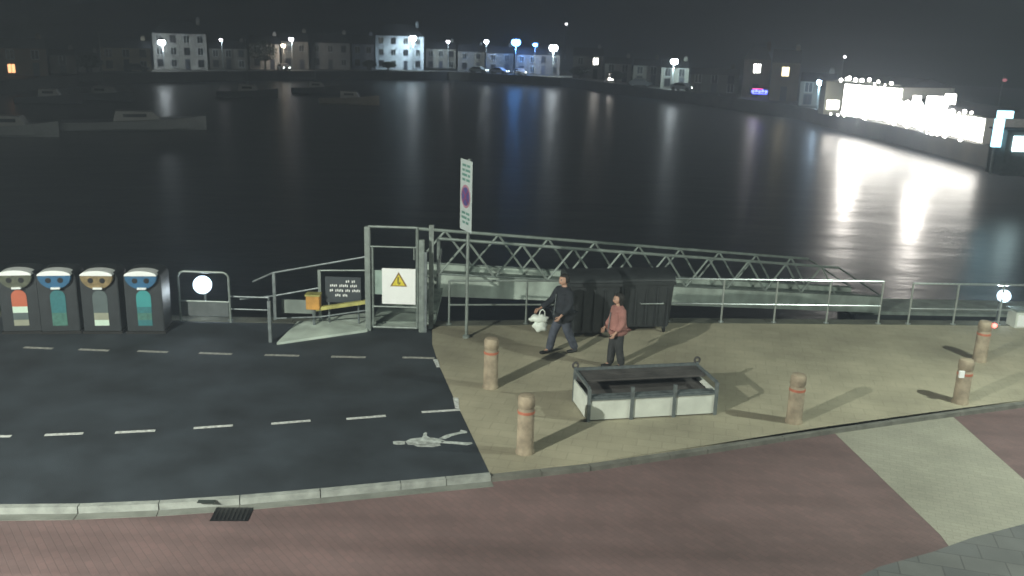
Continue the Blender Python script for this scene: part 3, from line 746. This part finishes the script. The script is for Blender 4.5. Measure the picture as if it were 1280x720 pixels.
# ================================================================== NO STOPPING SIGN
sx, sy = -1.06, 20.96
ns = thing('pole_sign', 'tall narrow looking no stopping sign on its grey pole, turned almost edge-on', 'sign', (sx, sy, 0))
MB().tube((sx, sy, 0), (sx, sy, 4.28), .038, n=12).build('pole', galvp, ns)
MB().lathe([(.09, 0), (.09, .05), (.05, .08)], (sx, sy, 0)).build('pole_base', galvp, ns)
az = R(-64)      # board runs away from viewer
rot = Matrix.Rotation(az, 4, 'Z')
def sp_(u, v, w): return Vector((sx, sy, 0)) + rot @ Vector((u, w, 0)) + Vector((0, 0, v))
# board local x=u (along board), normal = w negative side seen by viewer
bw_ = .66; z0, z1 = 2.62, 4.26
def board(u0, u1, v0, v1, w0, t_): return MB().slab([sp_(u0, v0, w0), sp_(u1, v0, w0), sp_(u1, v1, w0), sp_(u0, v1, w0)], rot @ Vector((0, 1, 0)), t_)
bd_ = board(-bw_/2, bw_/2, z0, z1, -.07, .012).build('board', signpw, ns)
zc_ = 3.42
def ring(r, w0, m, name, n=28): 
    pts = [sp_(r*math.cos(2*math.pi*i/n), zc_+r*1.0*math.sin(2*math.pi*i/n), w0) for i in range(n)]
    return MB().slab(pts, rot @ Vector((0, 1, 0)), .003).build(name, m, bd_)
ring(.27, -.075, mat('faded_red_ring', (.45,.22,.30), .5), 'roundel_ring'); ring(.215, -.079, purple, 'roundel_face')
st = MB()
for ang in (45, -45):
    c_, s_ = math.cos(R(ang)), math.sin(R(ang)); pts = []
    for (u, v) in ((-.21, -.02), (.21, -.02), (.21, .02), (-.21, .02)): pts.append(sp_(u*c_-v*s_, zc_+u*s_+v*c_, -.083))
    st.slab(pts, rot @ Vector((0, 1, 0)), .003)
st.build('roundel_bars', mat('dim_red_bar', (.28,.06,.16), .5), bd_)
tx = MB()
for (v, words) in ((4.13, (.22, .16)), (4.02, (.14, .26)), (3.91, (.28, .12)), (3.80, (.18, .2)), (3.03, (.2, .2)), (2.92, (.3, .12)), (2.81, (.15, .15))):
    u = -sum(words)/2-.02
    for w_ in words:
        b2 = board(u, u+w_, v-.028, v+.028, -.074, .003); tx.add(b2.v, b2.f); u += w_+.05
tx.build('lettering', inkg, bd_)
MB().box((sx, sy, 3.0), (.1, .1, .05)).box((sx, sy, 3.95), (.1, .1, .05)).build('clamp', galvd, ns)

# ================================================================== GANGWAY TRUSS
GA = Vector((-2.02, 24.3, .05)); GB = Vector((13.9, 33.3, -2.65))
trussm = mat('pale_truss_steel', (.36,.42,.39), .45, .2, var=.2, scale=3)
gd = (GB-GA); gl_ = gd.length; gu = gd.normalized(); gn = Vector((-gu.y, gu.x, 0)).normalized()     # across, away from viewer
gw = thing('gangway', 'long sloping truss gangway leading down from the gate to the pontoon', 'gangway', GA)
wdt = 1.45; nb = 9; htr = 1.62
Z = Vector((0, 0, 1))
dk = MB(); dk.slab([GA+gn*.06+Z*.45, GB+gn*.06+Z*.45, GB+gn*(wdt-.06)+Z*.45, GA+gn*(wdt-.06)+Z*.45], (0, 0, -1), .06); dk.build('deck', decks, gw)
for side, off in (('near', 0), ('far', wdt)):
    o_ = gn*off
    MB().slab([GA+o_, GB+o_, GB+o_+Z*.62, GA+o_+Z*.62], gn, .04).build('side_panel', deckp, gw)
    k0 = GA+o_+Z*htr; k1 = GB+o_+Z*htr - gu*2.6
    MB().tube(k0, k1, .048).build('top_chord', trussm, gw)
    MB().tube(GA+o_+Z*.64, GB+o_+Z*.64, .03).build('lower_chord', galvp, gw)
    MB().tube(GA+o_, k0, .05).build('end_post', galvp, gw); MB().tube(k1, GB+o_+Z*.62, .035).build('end_post', galvp, gw)
    dg = MB(); L_ = gl_-2.6
    for i in range(nb):
        a = GA+o_+gu*(L_*i/nb)+Z*.62; m_ = GA+o_+gu*(L_*(i+.5)/nb)+Z*htr; c = GA+o_+gu*(L_*(i+1)/nb)+Z*.62
        dg.tube(a, m_, .034).tube(m_, c, .034)
    dg.build('diagonals', trussm, gw)
# link bridge from quay to gangway head
lk = thing('bridge_link', 'short flat landing joining the gate to the gangway head', 'landing', (-2.2, 22.4, 0))
MB().prism([Vector((-3.45, 21.75, .08)), Vector((-1.9, 21.9, .08)), Vector((-1.9, 24.6, .3)), Vector((-3.4, 25.3, .3))], .15).build('deck', decks, lk)
MB().path([Vector((-1.85, 22.0, 1.2)), Vector((-1.95, 24.2, 1.4))], .03).build('handrail', galvp, lk)
# pontoon
pt = thing('pontoon', 'pale floating pontoon beyond the right hand railings', 'pontoon', (18, 34.6, -2.8))
MB().box((26, 35.3, -2.85), (26, 1.9, .12), R(2)).build('deck', deckp, pt); MB().box((26, 35.3, -3.1), (25.6, 1.7, .4), R(2)).build('float', dark, pt)
for x in (25, 33): MB().tube((x, 36.6, -6), (x, 36.6, -2.2), .14, n=14).build('pile', dark, pt)

# ================================================================== LEFT RAMP / LANDING
rp = thing('side_ramp', 'railed pale ramp landing left of the gate', 'ramp', (-5.4, 20.8, 0))
P = [g(346, 428, .06), g(459, 412, .06), g(459, 390, .12), g(372, 402, .12)]
MB().prism(P, .06).build('deck', deckp, rp)
gy = mat('grey_ramp_cladding', (.22,.26,.24), .7, var=.25, scale=2)
Yr = 22.25
a = at_y(352, 374, Yr); c = at_y(395, 392, Yr)
MB().box(((a.x+c.x)/2, Yr, (a.z+c.z)/2), (c.x-a.x, .05, a.z-c.z)).build('side_cladding', gy, rp)
rl = [(at_y(459, 320, 21.9), at_y(341, 340, 21.9), at_y(318, 352, 21.9))]
MB().path([at_y(457, 321, 21.7), at_y(341, 341, 21.9), at_y(316, 352, 22.0)], .025).build('top_rail', galvd, rp)
MB().path([at_y(398, 360, 21.9), at_y(341, 370, 21.9), at_y(300, 374, 22.0)], .022).build('mid_rail', galvd, rp)
MB().path([at_y(457, 388, 21.3), at_y(400, 396, 21.1), at_y(344, 398, 20.9)], .02).build('low_rail', galvd, rp)
for (px, y0, y1, Y, m_) in ((342, 341, 408, 21.9, galvd), (399, 337, 404, 21.6, galvp), (336, 376, 430, 20.2, galvd)):
    a = at_y(px, y0, Y); z_ = max(0, at_y(px, y1, Y).z)
    MB().box((a.x, Y, (a.z+z_)/2), (.07, .07, a.z-z_)).build('post', m_, rp)
MB().path([at_y(400, 338, 21.6), at_y(456, 338, 21.6)], .022).build('back_rail', galvp, rp)
a = at_y(392, 377, 21.3); ob = thing('orange_box', 'small orange box on the ramp beside the dark notice board', 'box', (a.x, 21.3, a.z-.17))
MB().box((a.x, 21.3, a.z), (.32, .25, .34)).build('box_body', orange, ob, bevel=.01); MB().box((a.x, 21.3, a.z+.185), (.36, .29, .04)).build('box_lid', yellowd, ob)
MB().tube((a.x, 21.3, 0), (a.x, 21.3, a.z-.17), .04).build('stand', galvd, ob)
a = at_y(395, 389, 21.25); c = at_y(459, 380, 21.25)
MB().slab([a, c, c+Vector((0,0,.09)), a+Vector((0,0,.09))], (0, 1, 0), .1).build('yellow_kick_beam', yellowd, rp)
a = at_y(429, 362, 21.5); nb_ = thing('notice_board', 'dark notice board with four lines of white lettering left of the gate', 'sign', (a.x, 21.5, a.z))
MB().box(a, (.86, .03, .64)).build('board', signd, nb_)
MB().tube((a.x-.36, 21.53, .1), (a.x-.36, 21.53, a.z+.3), .025).tube((a.x+.36, 21.53, .1), (a.x+.36, 21.53, a.z+.3), .025).build('board_legs', galvd, nb_)
tx = MB()
for (dz, u0, ws) in ((.21, .06, (.1, .09)), (.10, -.32, (.18, .22, .17)), (-.02, -.33, (.09, .2, .12, .2)), (-.14, -.2, (.14, .12))):
    u = u0
    for w_ in ws:
        k = max(2, int(w_/.04))
        for j in range(k): tx.box((a.x+u+w_*(j+.5)/k, 21.482, a.z+dz+(.006 if j % 2 else -.004)), (w_/k*.62, .006, .055))
        u += w_+.045
tx.build('lettering', signw, nb_)

# ================================================================== BLACK WHEELED BINS
def big_bin(lab, cx, cy, rz, w, h, d=1.05, bar=False):
    t = thing('wheeled_bin', lab, 'bin', (cx, cy, 0), rz, 'large black wheeled bins')
    zb = .16; hb_ = h-.18
    b_ = MB().add([(-w/2+.06, 0.05, zb), (w/2-.06, .05, zb), (w/2-.06, d-.1, zb), (-w/2+.06, d-.1, zb), (-w/2, 0, hb_), (w/2, 0, hb_), (w/2, d, hb_), (-w/2, d, hb_)],
                  [(0,3,2,1),(4,5,6,7),(0,1,5,4),(1,2,6,5),(2,3,7,6),(3,0,4,7)]).build('body', dark, t, world=False, bevel=.03, smooth=True)
    for yy in (-.02, d+.01): MB().box((0, yy, hb_-.04), (w+.05, .05, .08)).build('rim', dark, b_, world=False)
    rb = MB()
    for i in range(5): rb.box((-w/2+w*(i+.5)/5, .012, (zb+hb_)/2-.05), (.04, .05, hb_-zb-.25))
    rb.build('ribs', dark, b_, world=False)
    lid = MB().slab([(-w/2-.02, d*(.5-.5*math.cos(a))-.02*math.cos(a), hb_+.01+.17*math.sin(a)) for a in [math.pi*i/12 for i in range(13)]], (1, 0, 0), w+.04)
    lid.build('lid', dark, t, world=False, smooth=True)
    if bar: 
        MB().tube((-.15, -.05, h*.52), (.42, -.05, h*.52), .018).tube((-.15, -.05, h*.52), (-.15, .02, h*.52), .015).tube((.42, -.05, h*.52), (.42, .02, h*.52), .015).build('handle', shiny, t, world=False)
    for x in (-w/2+.15, w/2-.15):
        for y in (.15, d-.2):
            w_ = MB().tube((x-.025, y, .08), (x+.025, y, .08), .08, n=16).build('wheel', rubber, t, world=False)
            MB().box((x, y, .13), (.07, .08, .08)).build('fork', galvd, w_, world=False)
    return t
pL = g(741, 425); pR = g(806, 419)
big_bin('large black wheeled bin behind the person in the dark coat, left of the pair', pL.x, pL.y, R(8), 1.25, 1.60)
big_bin('large black wheeled bin with a bright bar handle, right of the pair', pR.x+.0, pR.y+.1, R(8), 1.36, 1.52, bar=True)
# pale cabinet at right edge
p = g(1272, 406); cb = thing('white_cabinet', 'small white cabinet at the right edge below the floodlight', 'cabinet', (p.x, p.y-.3, 0), R(5))
MB().box((0, .2, .22), (.5, .4, .44)).build('cabinet_body', whitep, cb, world=False, bevel=.01); MB().box((0, -.01, .2), (.4, .02, .3)).build('door', signw, cb, world=False); MB().box((0, .2, .46), (.56, .46, .04)).build('cabinet_lid', galvp, cb, world=False)

# ================================================================== TROUGH
o0 = g(735, 527); o1 = g(893, 518); ang = math.atan2(o1.y-o0.y, o1.x-o0.x); TL = (o1-o0).length; TD = 1.02; TH = .66
tr = thing('steel_trough', 'long steel framed trough seat with white front panels on the sandy apron', 'trough', o0, ang)
for x in (0, TL/3, 2*TL/3, TL):
    MB().box((x, 0, TH/2), (.06, .06, TH)).build('frame_post', galvd, tr, world=False)
for x in (0, TL):
    MB().box((x, TD, TH/2+.03), (.06, .06, TH+.06)).build('frame_post', galvd, tr, world=False)
for i in range(3):
    MB().box((TL/3*(i+.5), .012, .23), (TL/3-.07, .03, .40)).build('white_panel', whitep, tr, world=False)
MB().box((-.012, TD/2, .25), (.03, TD-.07, .44)).build('side_panel', whitep, tr, world=False)
MB().box((TL+.012, TD/2, .25), (.03, TD-.07, .44)).build('side_panel', whitep, tr, world=False)
MB().box((TL/2, TD-.01, .34), (TL-.07, .03, .62)).build('back_board', timber, tr, world=False)
MB().box((TL/2, TD/2, .36), (TL-.05, TD-.08, .04)).build('inner_tray', timber, tr, world=False)
MB().box((TL/2, .10, .47), (TL-.07, .14, .03)).build('front_ledge', galvd, tr, world=False)
rl_ = MB().box((TL/2, 0, .44), (TL-.07, .05, .03)).box((TL/2, TD, TH+.02), (TL-.07, .05, .05))
for x in (0, TL): rl_.box((x, TD/2, TH-.0), (.05, TD-.07, .05))
rl_.build('top_frame', galvd, tr, world=False)
seat = MB()
for k in range(4): seat.box((TL/2, TD*.50+k*.13, TH-.02), (TL-.1, .115, .035))
seat.build('seat_slats', timber, tr, world=False)
for x in (.0, TL):
    rg = MB(); n = 14
    for i in range(n):
        a = 2*math.pi*i/n; a2 = 2*math.pi*(i+1)/n
        rg.tube((x+.055*math.cos(a), TD, TH+.10+.06*math.sin(a)), (x+.055*math.cos(a2), TD, TH+.10+.06*math.sin(a2)), .022, n=6)
    rg.build('lifting_ring', timber, tr, world=False)

# road gully and kerb inlet
p = g(290, 643, RZ+.004); gu_ = thing('road_gully', 'square dark drain grating in the road beside the pale kerb', 'drain', p, R(3))
MB().box((0, 0, .004), (.56, .40, .008)).build('grating_frame', black, gu_, world=False)
s_ = MB()
for k in range(8): s_.box((-.22+k*.063, 0, .012), (.022, .34, .008))
s_.build('grating_bars', mat('iron_bars', (.05,.05,.05), .5, .5), gu_, world=False)
p = g(258, 627, .015); tag(MB().box(p+Vector((0, .0, .002)), (.26, .10, .004), R(3)).build('kerb_cover', mat('dark_iron', (.04,.05,.045), .6)), 'small dark iron cover set in the pale kerb by the gully', 'drain cover')

# ================================================================== PEOPLE
def skin_mesh(chains, name, m, parent, sub=2, extra=None):
    """chains: list of [(pos, radius), ...]; chains that start at an existing vertex position share it"""
    vs = []; es = []; rs = []
    def vid(p, r):
        for i, q in enumerate(vs):
            if (q-Vector(p)).length < 1e-5: return i
        vs.append(Vector(p)); rs.append(r); return len(vs)-1
    for ch in chains:
        prev = None
        for p, r in ch:
            i = vid(p, r)
            if prev is not None and prev != i: es.append((prev, i))
            prev = i
    me = bpy.data.meshes.new(name); me.from_pydata(vs, es, [])
    o = bpy.data.objects.new(name, me); COL.objects.link(o)
    sm = o.modifiers.new('s', 'SKIN'); sm.use_smooth_shade = True; sm.branch_smoothing = .6
    if not me.skin_vertices: me.skin_vertices.new()
    sv = me.skin_vertices[0].data
    for i, r in enumerate(rs):
        rr = r if isinstance(r, tuple) else (r, r)
        sv[i].radius = rr
    sv[0].use_root = True
    ss = o.modifiers.new('u', 'SUBSURF'); ss.levels = sub; ss.render_levels = sub
    dg = bpy.context.evaluated_depsgraph_get(); dg.update()
    nm = bpy.data.meshes.new_from_object(o.evaluated_get(dg))
    bpy.data.objects.remove(o); bpy.data.meshes.remove(me)
    if extra:
        e = extra; n0 = len(nm.vertices)
        allv = [v.co.copy() for v in nm.vertices]+e.v; allf = [tuple(p.vertices) for p in nm.polygons]+[tuple(i+n0 for i in f) for f in e.f]
        nm2 = bpy.data.meshes.new(name); nm2.from_pydata(allv, [], allf); nm = nm2
    nm.name = name; nm.materials.clear(); nm.materials.append(m)
    for p in nm.polygons: p.use_smooth = True
    o = bpy.data.objects.new(name, nm); COL.objects.link(o); o.parent = parent
    return o
def head_mesh(c, s=1.0):
    """ovoid head facing -Y with nose, brow, chin and ears"""
    m = MB(); m.ball(c, .1*s, sx=.78, sy=.98, sz=1.22, nu=28, nv=20)
    for v in m.v:
        d = v-Vector(c)
        fx = abs(d.x)/(.078*s); f = -d.y/(.098*s); z = d.z/(.122*s)
        if f > .3:
            v.y += .012*s*max(0, 1-abs(z-.12)*6)*(1 if fx > .15 else .2)      # eye hollows
            if fx < .24 and -.42 < z < .12: v.y -= .030*s*(1-fx/.24)*((.12-z)/.54)   # nose
            if z < -.55: v.y -= .008*s
        if z < -.3: v.x -= d.x*.22*(-z-.3)
    for sgn in (-1, 1): m.ball(Vector(c)+Vector((sgn*.078*s, .008, -.01)), .028*s, sx=.4, sy=.8, sz=1.15, nu=10, nv=8)
    return m
def hand_chain(w, d, s):
    """palm + five fingers from wrist w along direction d (mostly down); s side sign"""
    w = Vector(w); d = Vector(d).normalized(); side = Vector((0, -1, 0)); side = (side-d*side.dot(d)).normalized(); inn = Vector((-s, 0, 0))
    pc = w+d*.05
    ch = [[(w, (.026, .020)), (pc, (.036, .017)), (w+d*.085, (.036, .015))]]
    for k, (off, L) in enumerate(((.027, .070), (.009, .080), (-.009, .074), (-.027, .058))):
        b = w+d*.085; r0 = b+side*off
        ch.append([(b, .015), (r0+d*.012, .009), (r0+d*(.012+L*.5)+inn*.008, .0085), (r0+d*(.012+L*.85)+inn*.032, .0075)])
    ch.append([(pc, .017), (pc+side*.035+d*.005, .011), (pc+side*.055+d*.035+inn*.01, .010), (pc+side*.055+d*.06+inn*.02, .008)])
    return ch
def person(lab, loc, rz, h, coat, trouser, stride=.0, armf=(0, 0), hat=False, female=False, coatlen=.80, turn=0):
    t = thing('person', lab, 'person', loc, rz, None)
    s = h/1.78; sw = .165 if female else .19
    def V(x, y, z): return (x*s, y*s, z*s)
    hip = .085; st = stride
    kn = [V(-hip, -st*.55-.01, .50), V(hip, st*.35-.02, .50)]; an = [V(-hip, -st, .09), V(hip, st, .10)]
    pel = V(0, 0, .95); 
    shs = [V(-sw, 0, 1.43), V(sw, 0, 1.43)]
    elb = [V(-sw-.07, -armf[0]*.35+.02, 1.15+abs(armf[0])*.04), V(sw+.07, -armf[1]*.35+.02, 1.15+abs(armf[1])*.04)]
    wr = [V(-sw-.06, -armf[0]-.05, .92+armf[0]*.25), V(sw+.06, -armf[1]-.05, .92+armf[1]*.25)]
    chains = [[(pel, (.14*s, .10*s)), (V(0, 0, 1.12), (.13*s, .09*s)), (V(0, 0, 1.32), (.15*s, .10*s)), (V(0, 0, 1.44), (.10*s, .08*s)), (V(0, -.005, 1.52), .052*s), (V(0, -.015, 1.60), .055*s)]]
    for i in (0, 1):
        chains.append([(V(0, 0, 1.44), (.10*s, .08*s)), (shs[i], .058*s), (elb[i], .040*s), (wr[i], (.026, .020))])
        chains.append([(pel, (.14*s, .10*s)), (V((-1, 1)[i]*hip, 0, .86), .085*s), (kn[i], .056*s), (an[i], .038*s), (V((-1, 1)[i]*hip, an[i][1]/s-.09, .05), (.030*s, .022*s))])
        d = (Vector(wr[i])-Vector(elb[i])).normalized(); chains += hand_chain(wr[i], d, (-1, 1)[i])
    hc = V(0, -.02, 1.665)
    hm = head_mesh(Vector((0, 0, 0)), s); Rt = Matrix.Rotation(turn, 4, 'Z')
    hm.v = [Rt @ v + Vector(hc) for v in hm.v]
    skin_mesh(chains, 'body', skin, t, 2, hm)
    # coat
    f = 1.18
    cz = coatlen
    cc = [[(V(0, 0, 1.12), (.195*s, .17*s)), (V(0, 0, .98), (.225*s, .20*s)), (V(0, 0, cz), (.25*s, .225*s))],
          [(V(0, 0, 1.12), (.195*s, .17*s)), (V(0, 0, 1.32), (.21*s, .165*s)), (V(0, 0, 1.46), (.14*s, .11*s)), (V(0, 0, 1.53), (.085*s, .08*s))]]
    for i in (0, 1):
        e = Vector(wr[i])+(Vector(elb[i])-Vector(wr[i]))*.08
        cc.append([(V(0, 0, 1.46), (.13*s, .10*s)), (shs[i], .095*s), (elb[i], .078*s), (tuple(e), .060*s)])
    co = skin_mesh(cc, 'coat', coat, t, 2)
    zz = 1.38
    MB().tube(V(0, -.165, 1.36), V(0, -.20, .9), .010, n=6).build('zip', galvd, co, world=False)
    for i in (0, 1):
        x = (-1, 1)[i]*hip
        top = V(x*.9, 0, .93)
        skin_mesh([[(top, .115*s), (V(x, 0, .80), .112*s), (kn[i], .088*s), (tuple(Vector(an[i])+Vector((0, .01, -.04))), .075*s)]], 'trouser_leg', trouser, t, 2)
        a_ = Vector(an[i]); skin_mesh([[(a_+Vector((0, .02, .0)), .052*s), (a_+Vector((0, .0, -.045*s)), .056*s), (a_+Vector((0, -.08*s, -.050*s)), (.056*s, .042*s)), (a_+Vector((0, -.18*s, -.058*s)), (.046*s, .030*s))]], 'shoe', shoe, t, 2)
    # hair
    hr = MB().ball((0, 0, 0), .112*s, sx=.84, sy=1.0, sz=1.16, nu=24, nv=16)
    keep = []
    for v in hr.v:
        if v.y < -.035*s and v.z < .062*s: v.y = -.03*s; v.x *= .95
        if v.z < -.05*s: v.z = -.05*s-(.10*s if female else .02*s)*(1 if v.y > -.01 else .4)
    hr.v = [Rt @ (v+Vector((0, .014*s, .012*s))) + Vector(hc) for v in hr.v]
    hr.build('hair', hairm, t, world=False, smooth=True)
    for sg_ in (-1, 1):
        p_ = Rt @ Vector((sg_*.030*s, -.086*s, .012*s)) + Vector(hc)
        e = MB().ball(p_, .0125*s, nu=10, nv=8).build('eye', mat('eye_white', (.30,.26,.24), .5, var=.02), t, world=False, smooth=True)
        MB().ball(p_+(Rt @ Vector((0, -.009*s, 0))), .0065*s, nu=8, nv=6).build('iris', black, e, world=False)
        MB().ball(p_+(Rt @ Vector((0, -.004*s, .020*s))), .016*s, sx=1, sy=.35, sz=.22, nu=10, nv=6).build('eyebrow', hairm, e, world=False)
    MB().ball((Rt @ Vector((0, -.088*s, -.060*s)))+Vector(hc), .024*s, sx=1, sy=.35, sz=.28, nu=12, nv=6).build('mouth', mat('lips', (.35,.12,.10), .5), t, world=False)
    return t
p1 = g(702, 441); p2 = g(769, 459)
person('tall person in a long dark coat striding left beside the black bins', p1, R(-62), 1.86, navy, denim, stride=.24, armf=(.30, .14), turn=R(10), coatlen=.64).scale = (1.14, 1.2, 1)
person('shorter person in a pink coat and dark trousers standing facing left', p2, R(-72), 1.68, pink, trou, stride=.09, armf=(.10, .08), female=True, coatlen=.76).scale = (1.14, 1.2, 1)
# white carrier bag in front of the tall person
a = at_y(675, 404, p1.y+.05)
bg = thing('carrier_bag', 'crumpled white carrier bag held at the left of the person in dark', 'bag', (a.x, a.y, a.z-.2))
bb = MB().ball((0, 0, .13), .17, sx=1.0, sy=.6, sz=.8, nu=20, nv=14).ball((-.03, 0, .31), .2, sx=1.15, sy=.55, sz=.5, nu=20, nv=14)
for v in bb.v: v.x += .02*math.sin(v.z*40+v.y*30); v.z += .015*math.sin(v.x*35)
bb.build('bag_body', bagm, bg, world=False, smooth=True)
MB().path([(-.03, 0, .38), (0, 0, .50), (.05, 0, .53), (.10, 0, .48), (.11, 0, .37)], .012).build('bag_handle', bagm, bg, world=False)

# ================================================================== QUAY LAMPS (off frame, the ones that cast the shadows)
def quay_lamp(lab, pos, h, power, col, dirv):
    t = thing('quay_lamp', lab, 'street lamp', (pos[0], pos[1], 0), math.atan2(dirv[1], dirv[0]), 'tall lamps lighting the near quay')
    MB().tube((-1.2, 0, -.1), (-1.2, 0, h), .09, .06, n=12).build('pole', galvd, t, world=False)
    MB().tube((-1.2, 0, h), (-.2, 0, h+.12), .04).build('arm', galvd, t, world=False)
    hd = MB().box((0, 0, h+.14), (.7, .3, .1)).build('lamp_head', galvd, t, world=False, bevel=.02)
    MB().box((0, 0, h+.083), (.5, .22, .01)).build('lens', eLamp, hd, world=False)
    l = light('SPOT', 'lamp_light', (pos[0], pos[1], h-.02), power, col, .12, t, spot_size=R(168), spot_blend=.25)
    l.rotation_euler = Vector((dirv[0]*.45, dirv[1]*.45, -1)).to_track_quat('-Z', 'Y').to_euler(); l.rotation_euler.rotate_axis('Z', 0)
    l.rotation_euler = (Matrix.Rotation(-math.atan2(dirv[1], dirv[0]), 3, 'Z') @ l.rotation_euler.to_matrix()).to_euler()
    return t
quay_lamp('tall lamp behind the viewer at left', (-12.5, .3), 9.3, 23500, (.97, 1, .86), (.5, .8))
quay_lamp('tall lamp beyond the right edge of the apron', (13.0, 14.0), 7.6, 3500, (.90, 1, .86), (-1, 0))

# ================================================================== HAZE (volume added for lens glow and veil)
hz = MB().box((0, 280, 18), (1300, 640, 0))
hzb = MB().box((0, 250, 22.0), (1200, 600, 60.0))
hm_ = bpy.data.materials.new('haze_glow'); hm_.use_nodes = True; hn = hm_.node_tree
hn.nodes.remove(hn.nodes['Principled BSDF']); vol = hn.nodes.new('ShaderNodeVolumePrincipled')
vol.inputs['Color'].default_value = (.72, .84, 1, 1); vol.inputs['Density'].default_value = .0030; vol.inputs['Anisotropy'].default_value = .42
hn.links.new(vol.outputs['Volume'], hn.nodes['Material Output'].inputs['Volume'])
HAZE = True
if HAZE:
    ho_ = hzb.build('haze', hm_, kind='stuff')

# ================================================================== WORLD, SUN (moonless night: both turned almost off), CAMERA
w = bpy.data.worlds.new('World'); S.world = w; w.use_nodes = True; wn = w.node_tree; bg_ = wn.nodes['Background']
sky = wn.nodes.new('ShaderNodeTexSky'); sky.sky_type = 'NISHITA'; sky.sun_disc = False; sky.sun_elevation = R(-4); sky.sun_rotation = R(200)
wn.links.new(sky.outputs['Color'], bg_.inputs['Color']); bg_.inputs['Strength'].default_value = .10
cd = bpy.data.cameras.new('Camera'); cam = bpy.data.objects.new('Camera', cd); COL.objects.link(cam)
c, s = math.cos(RO), math.sin(RO); U = Vector((0, math.sin(PT), math.cos(PT))); X = Vector((1, 0, 0)); FW = Vector((0, math.cos(PT), -math.sin(PT)))
right = X*c+U*s; up = U*c-X*s; back = -FW
M = Matrix((( right.x, up.x, back.x, 0), (right.y, up.y, back.y, 0), (right.z, up.z, back.z, H), (0, 0, 0, 1)))
cam.matrix_world = M
cd.sensor_width = 36; cd.lens = 36*F/1280; cd.clip_end = 6000; cd.clip_start = .1
S.camera = cam
cd.dof.use_dof = True; cd.dof.focus_distance = 9.0; cd.dof.aperture_fstop = 2.6
S.view_settings.view_transform = 'Standard'; S.view_settings.look = 'None'; S.view_settings.gamma = 1; S.view_settings.exposure = 0
S.render.engine = 'CYCLES'
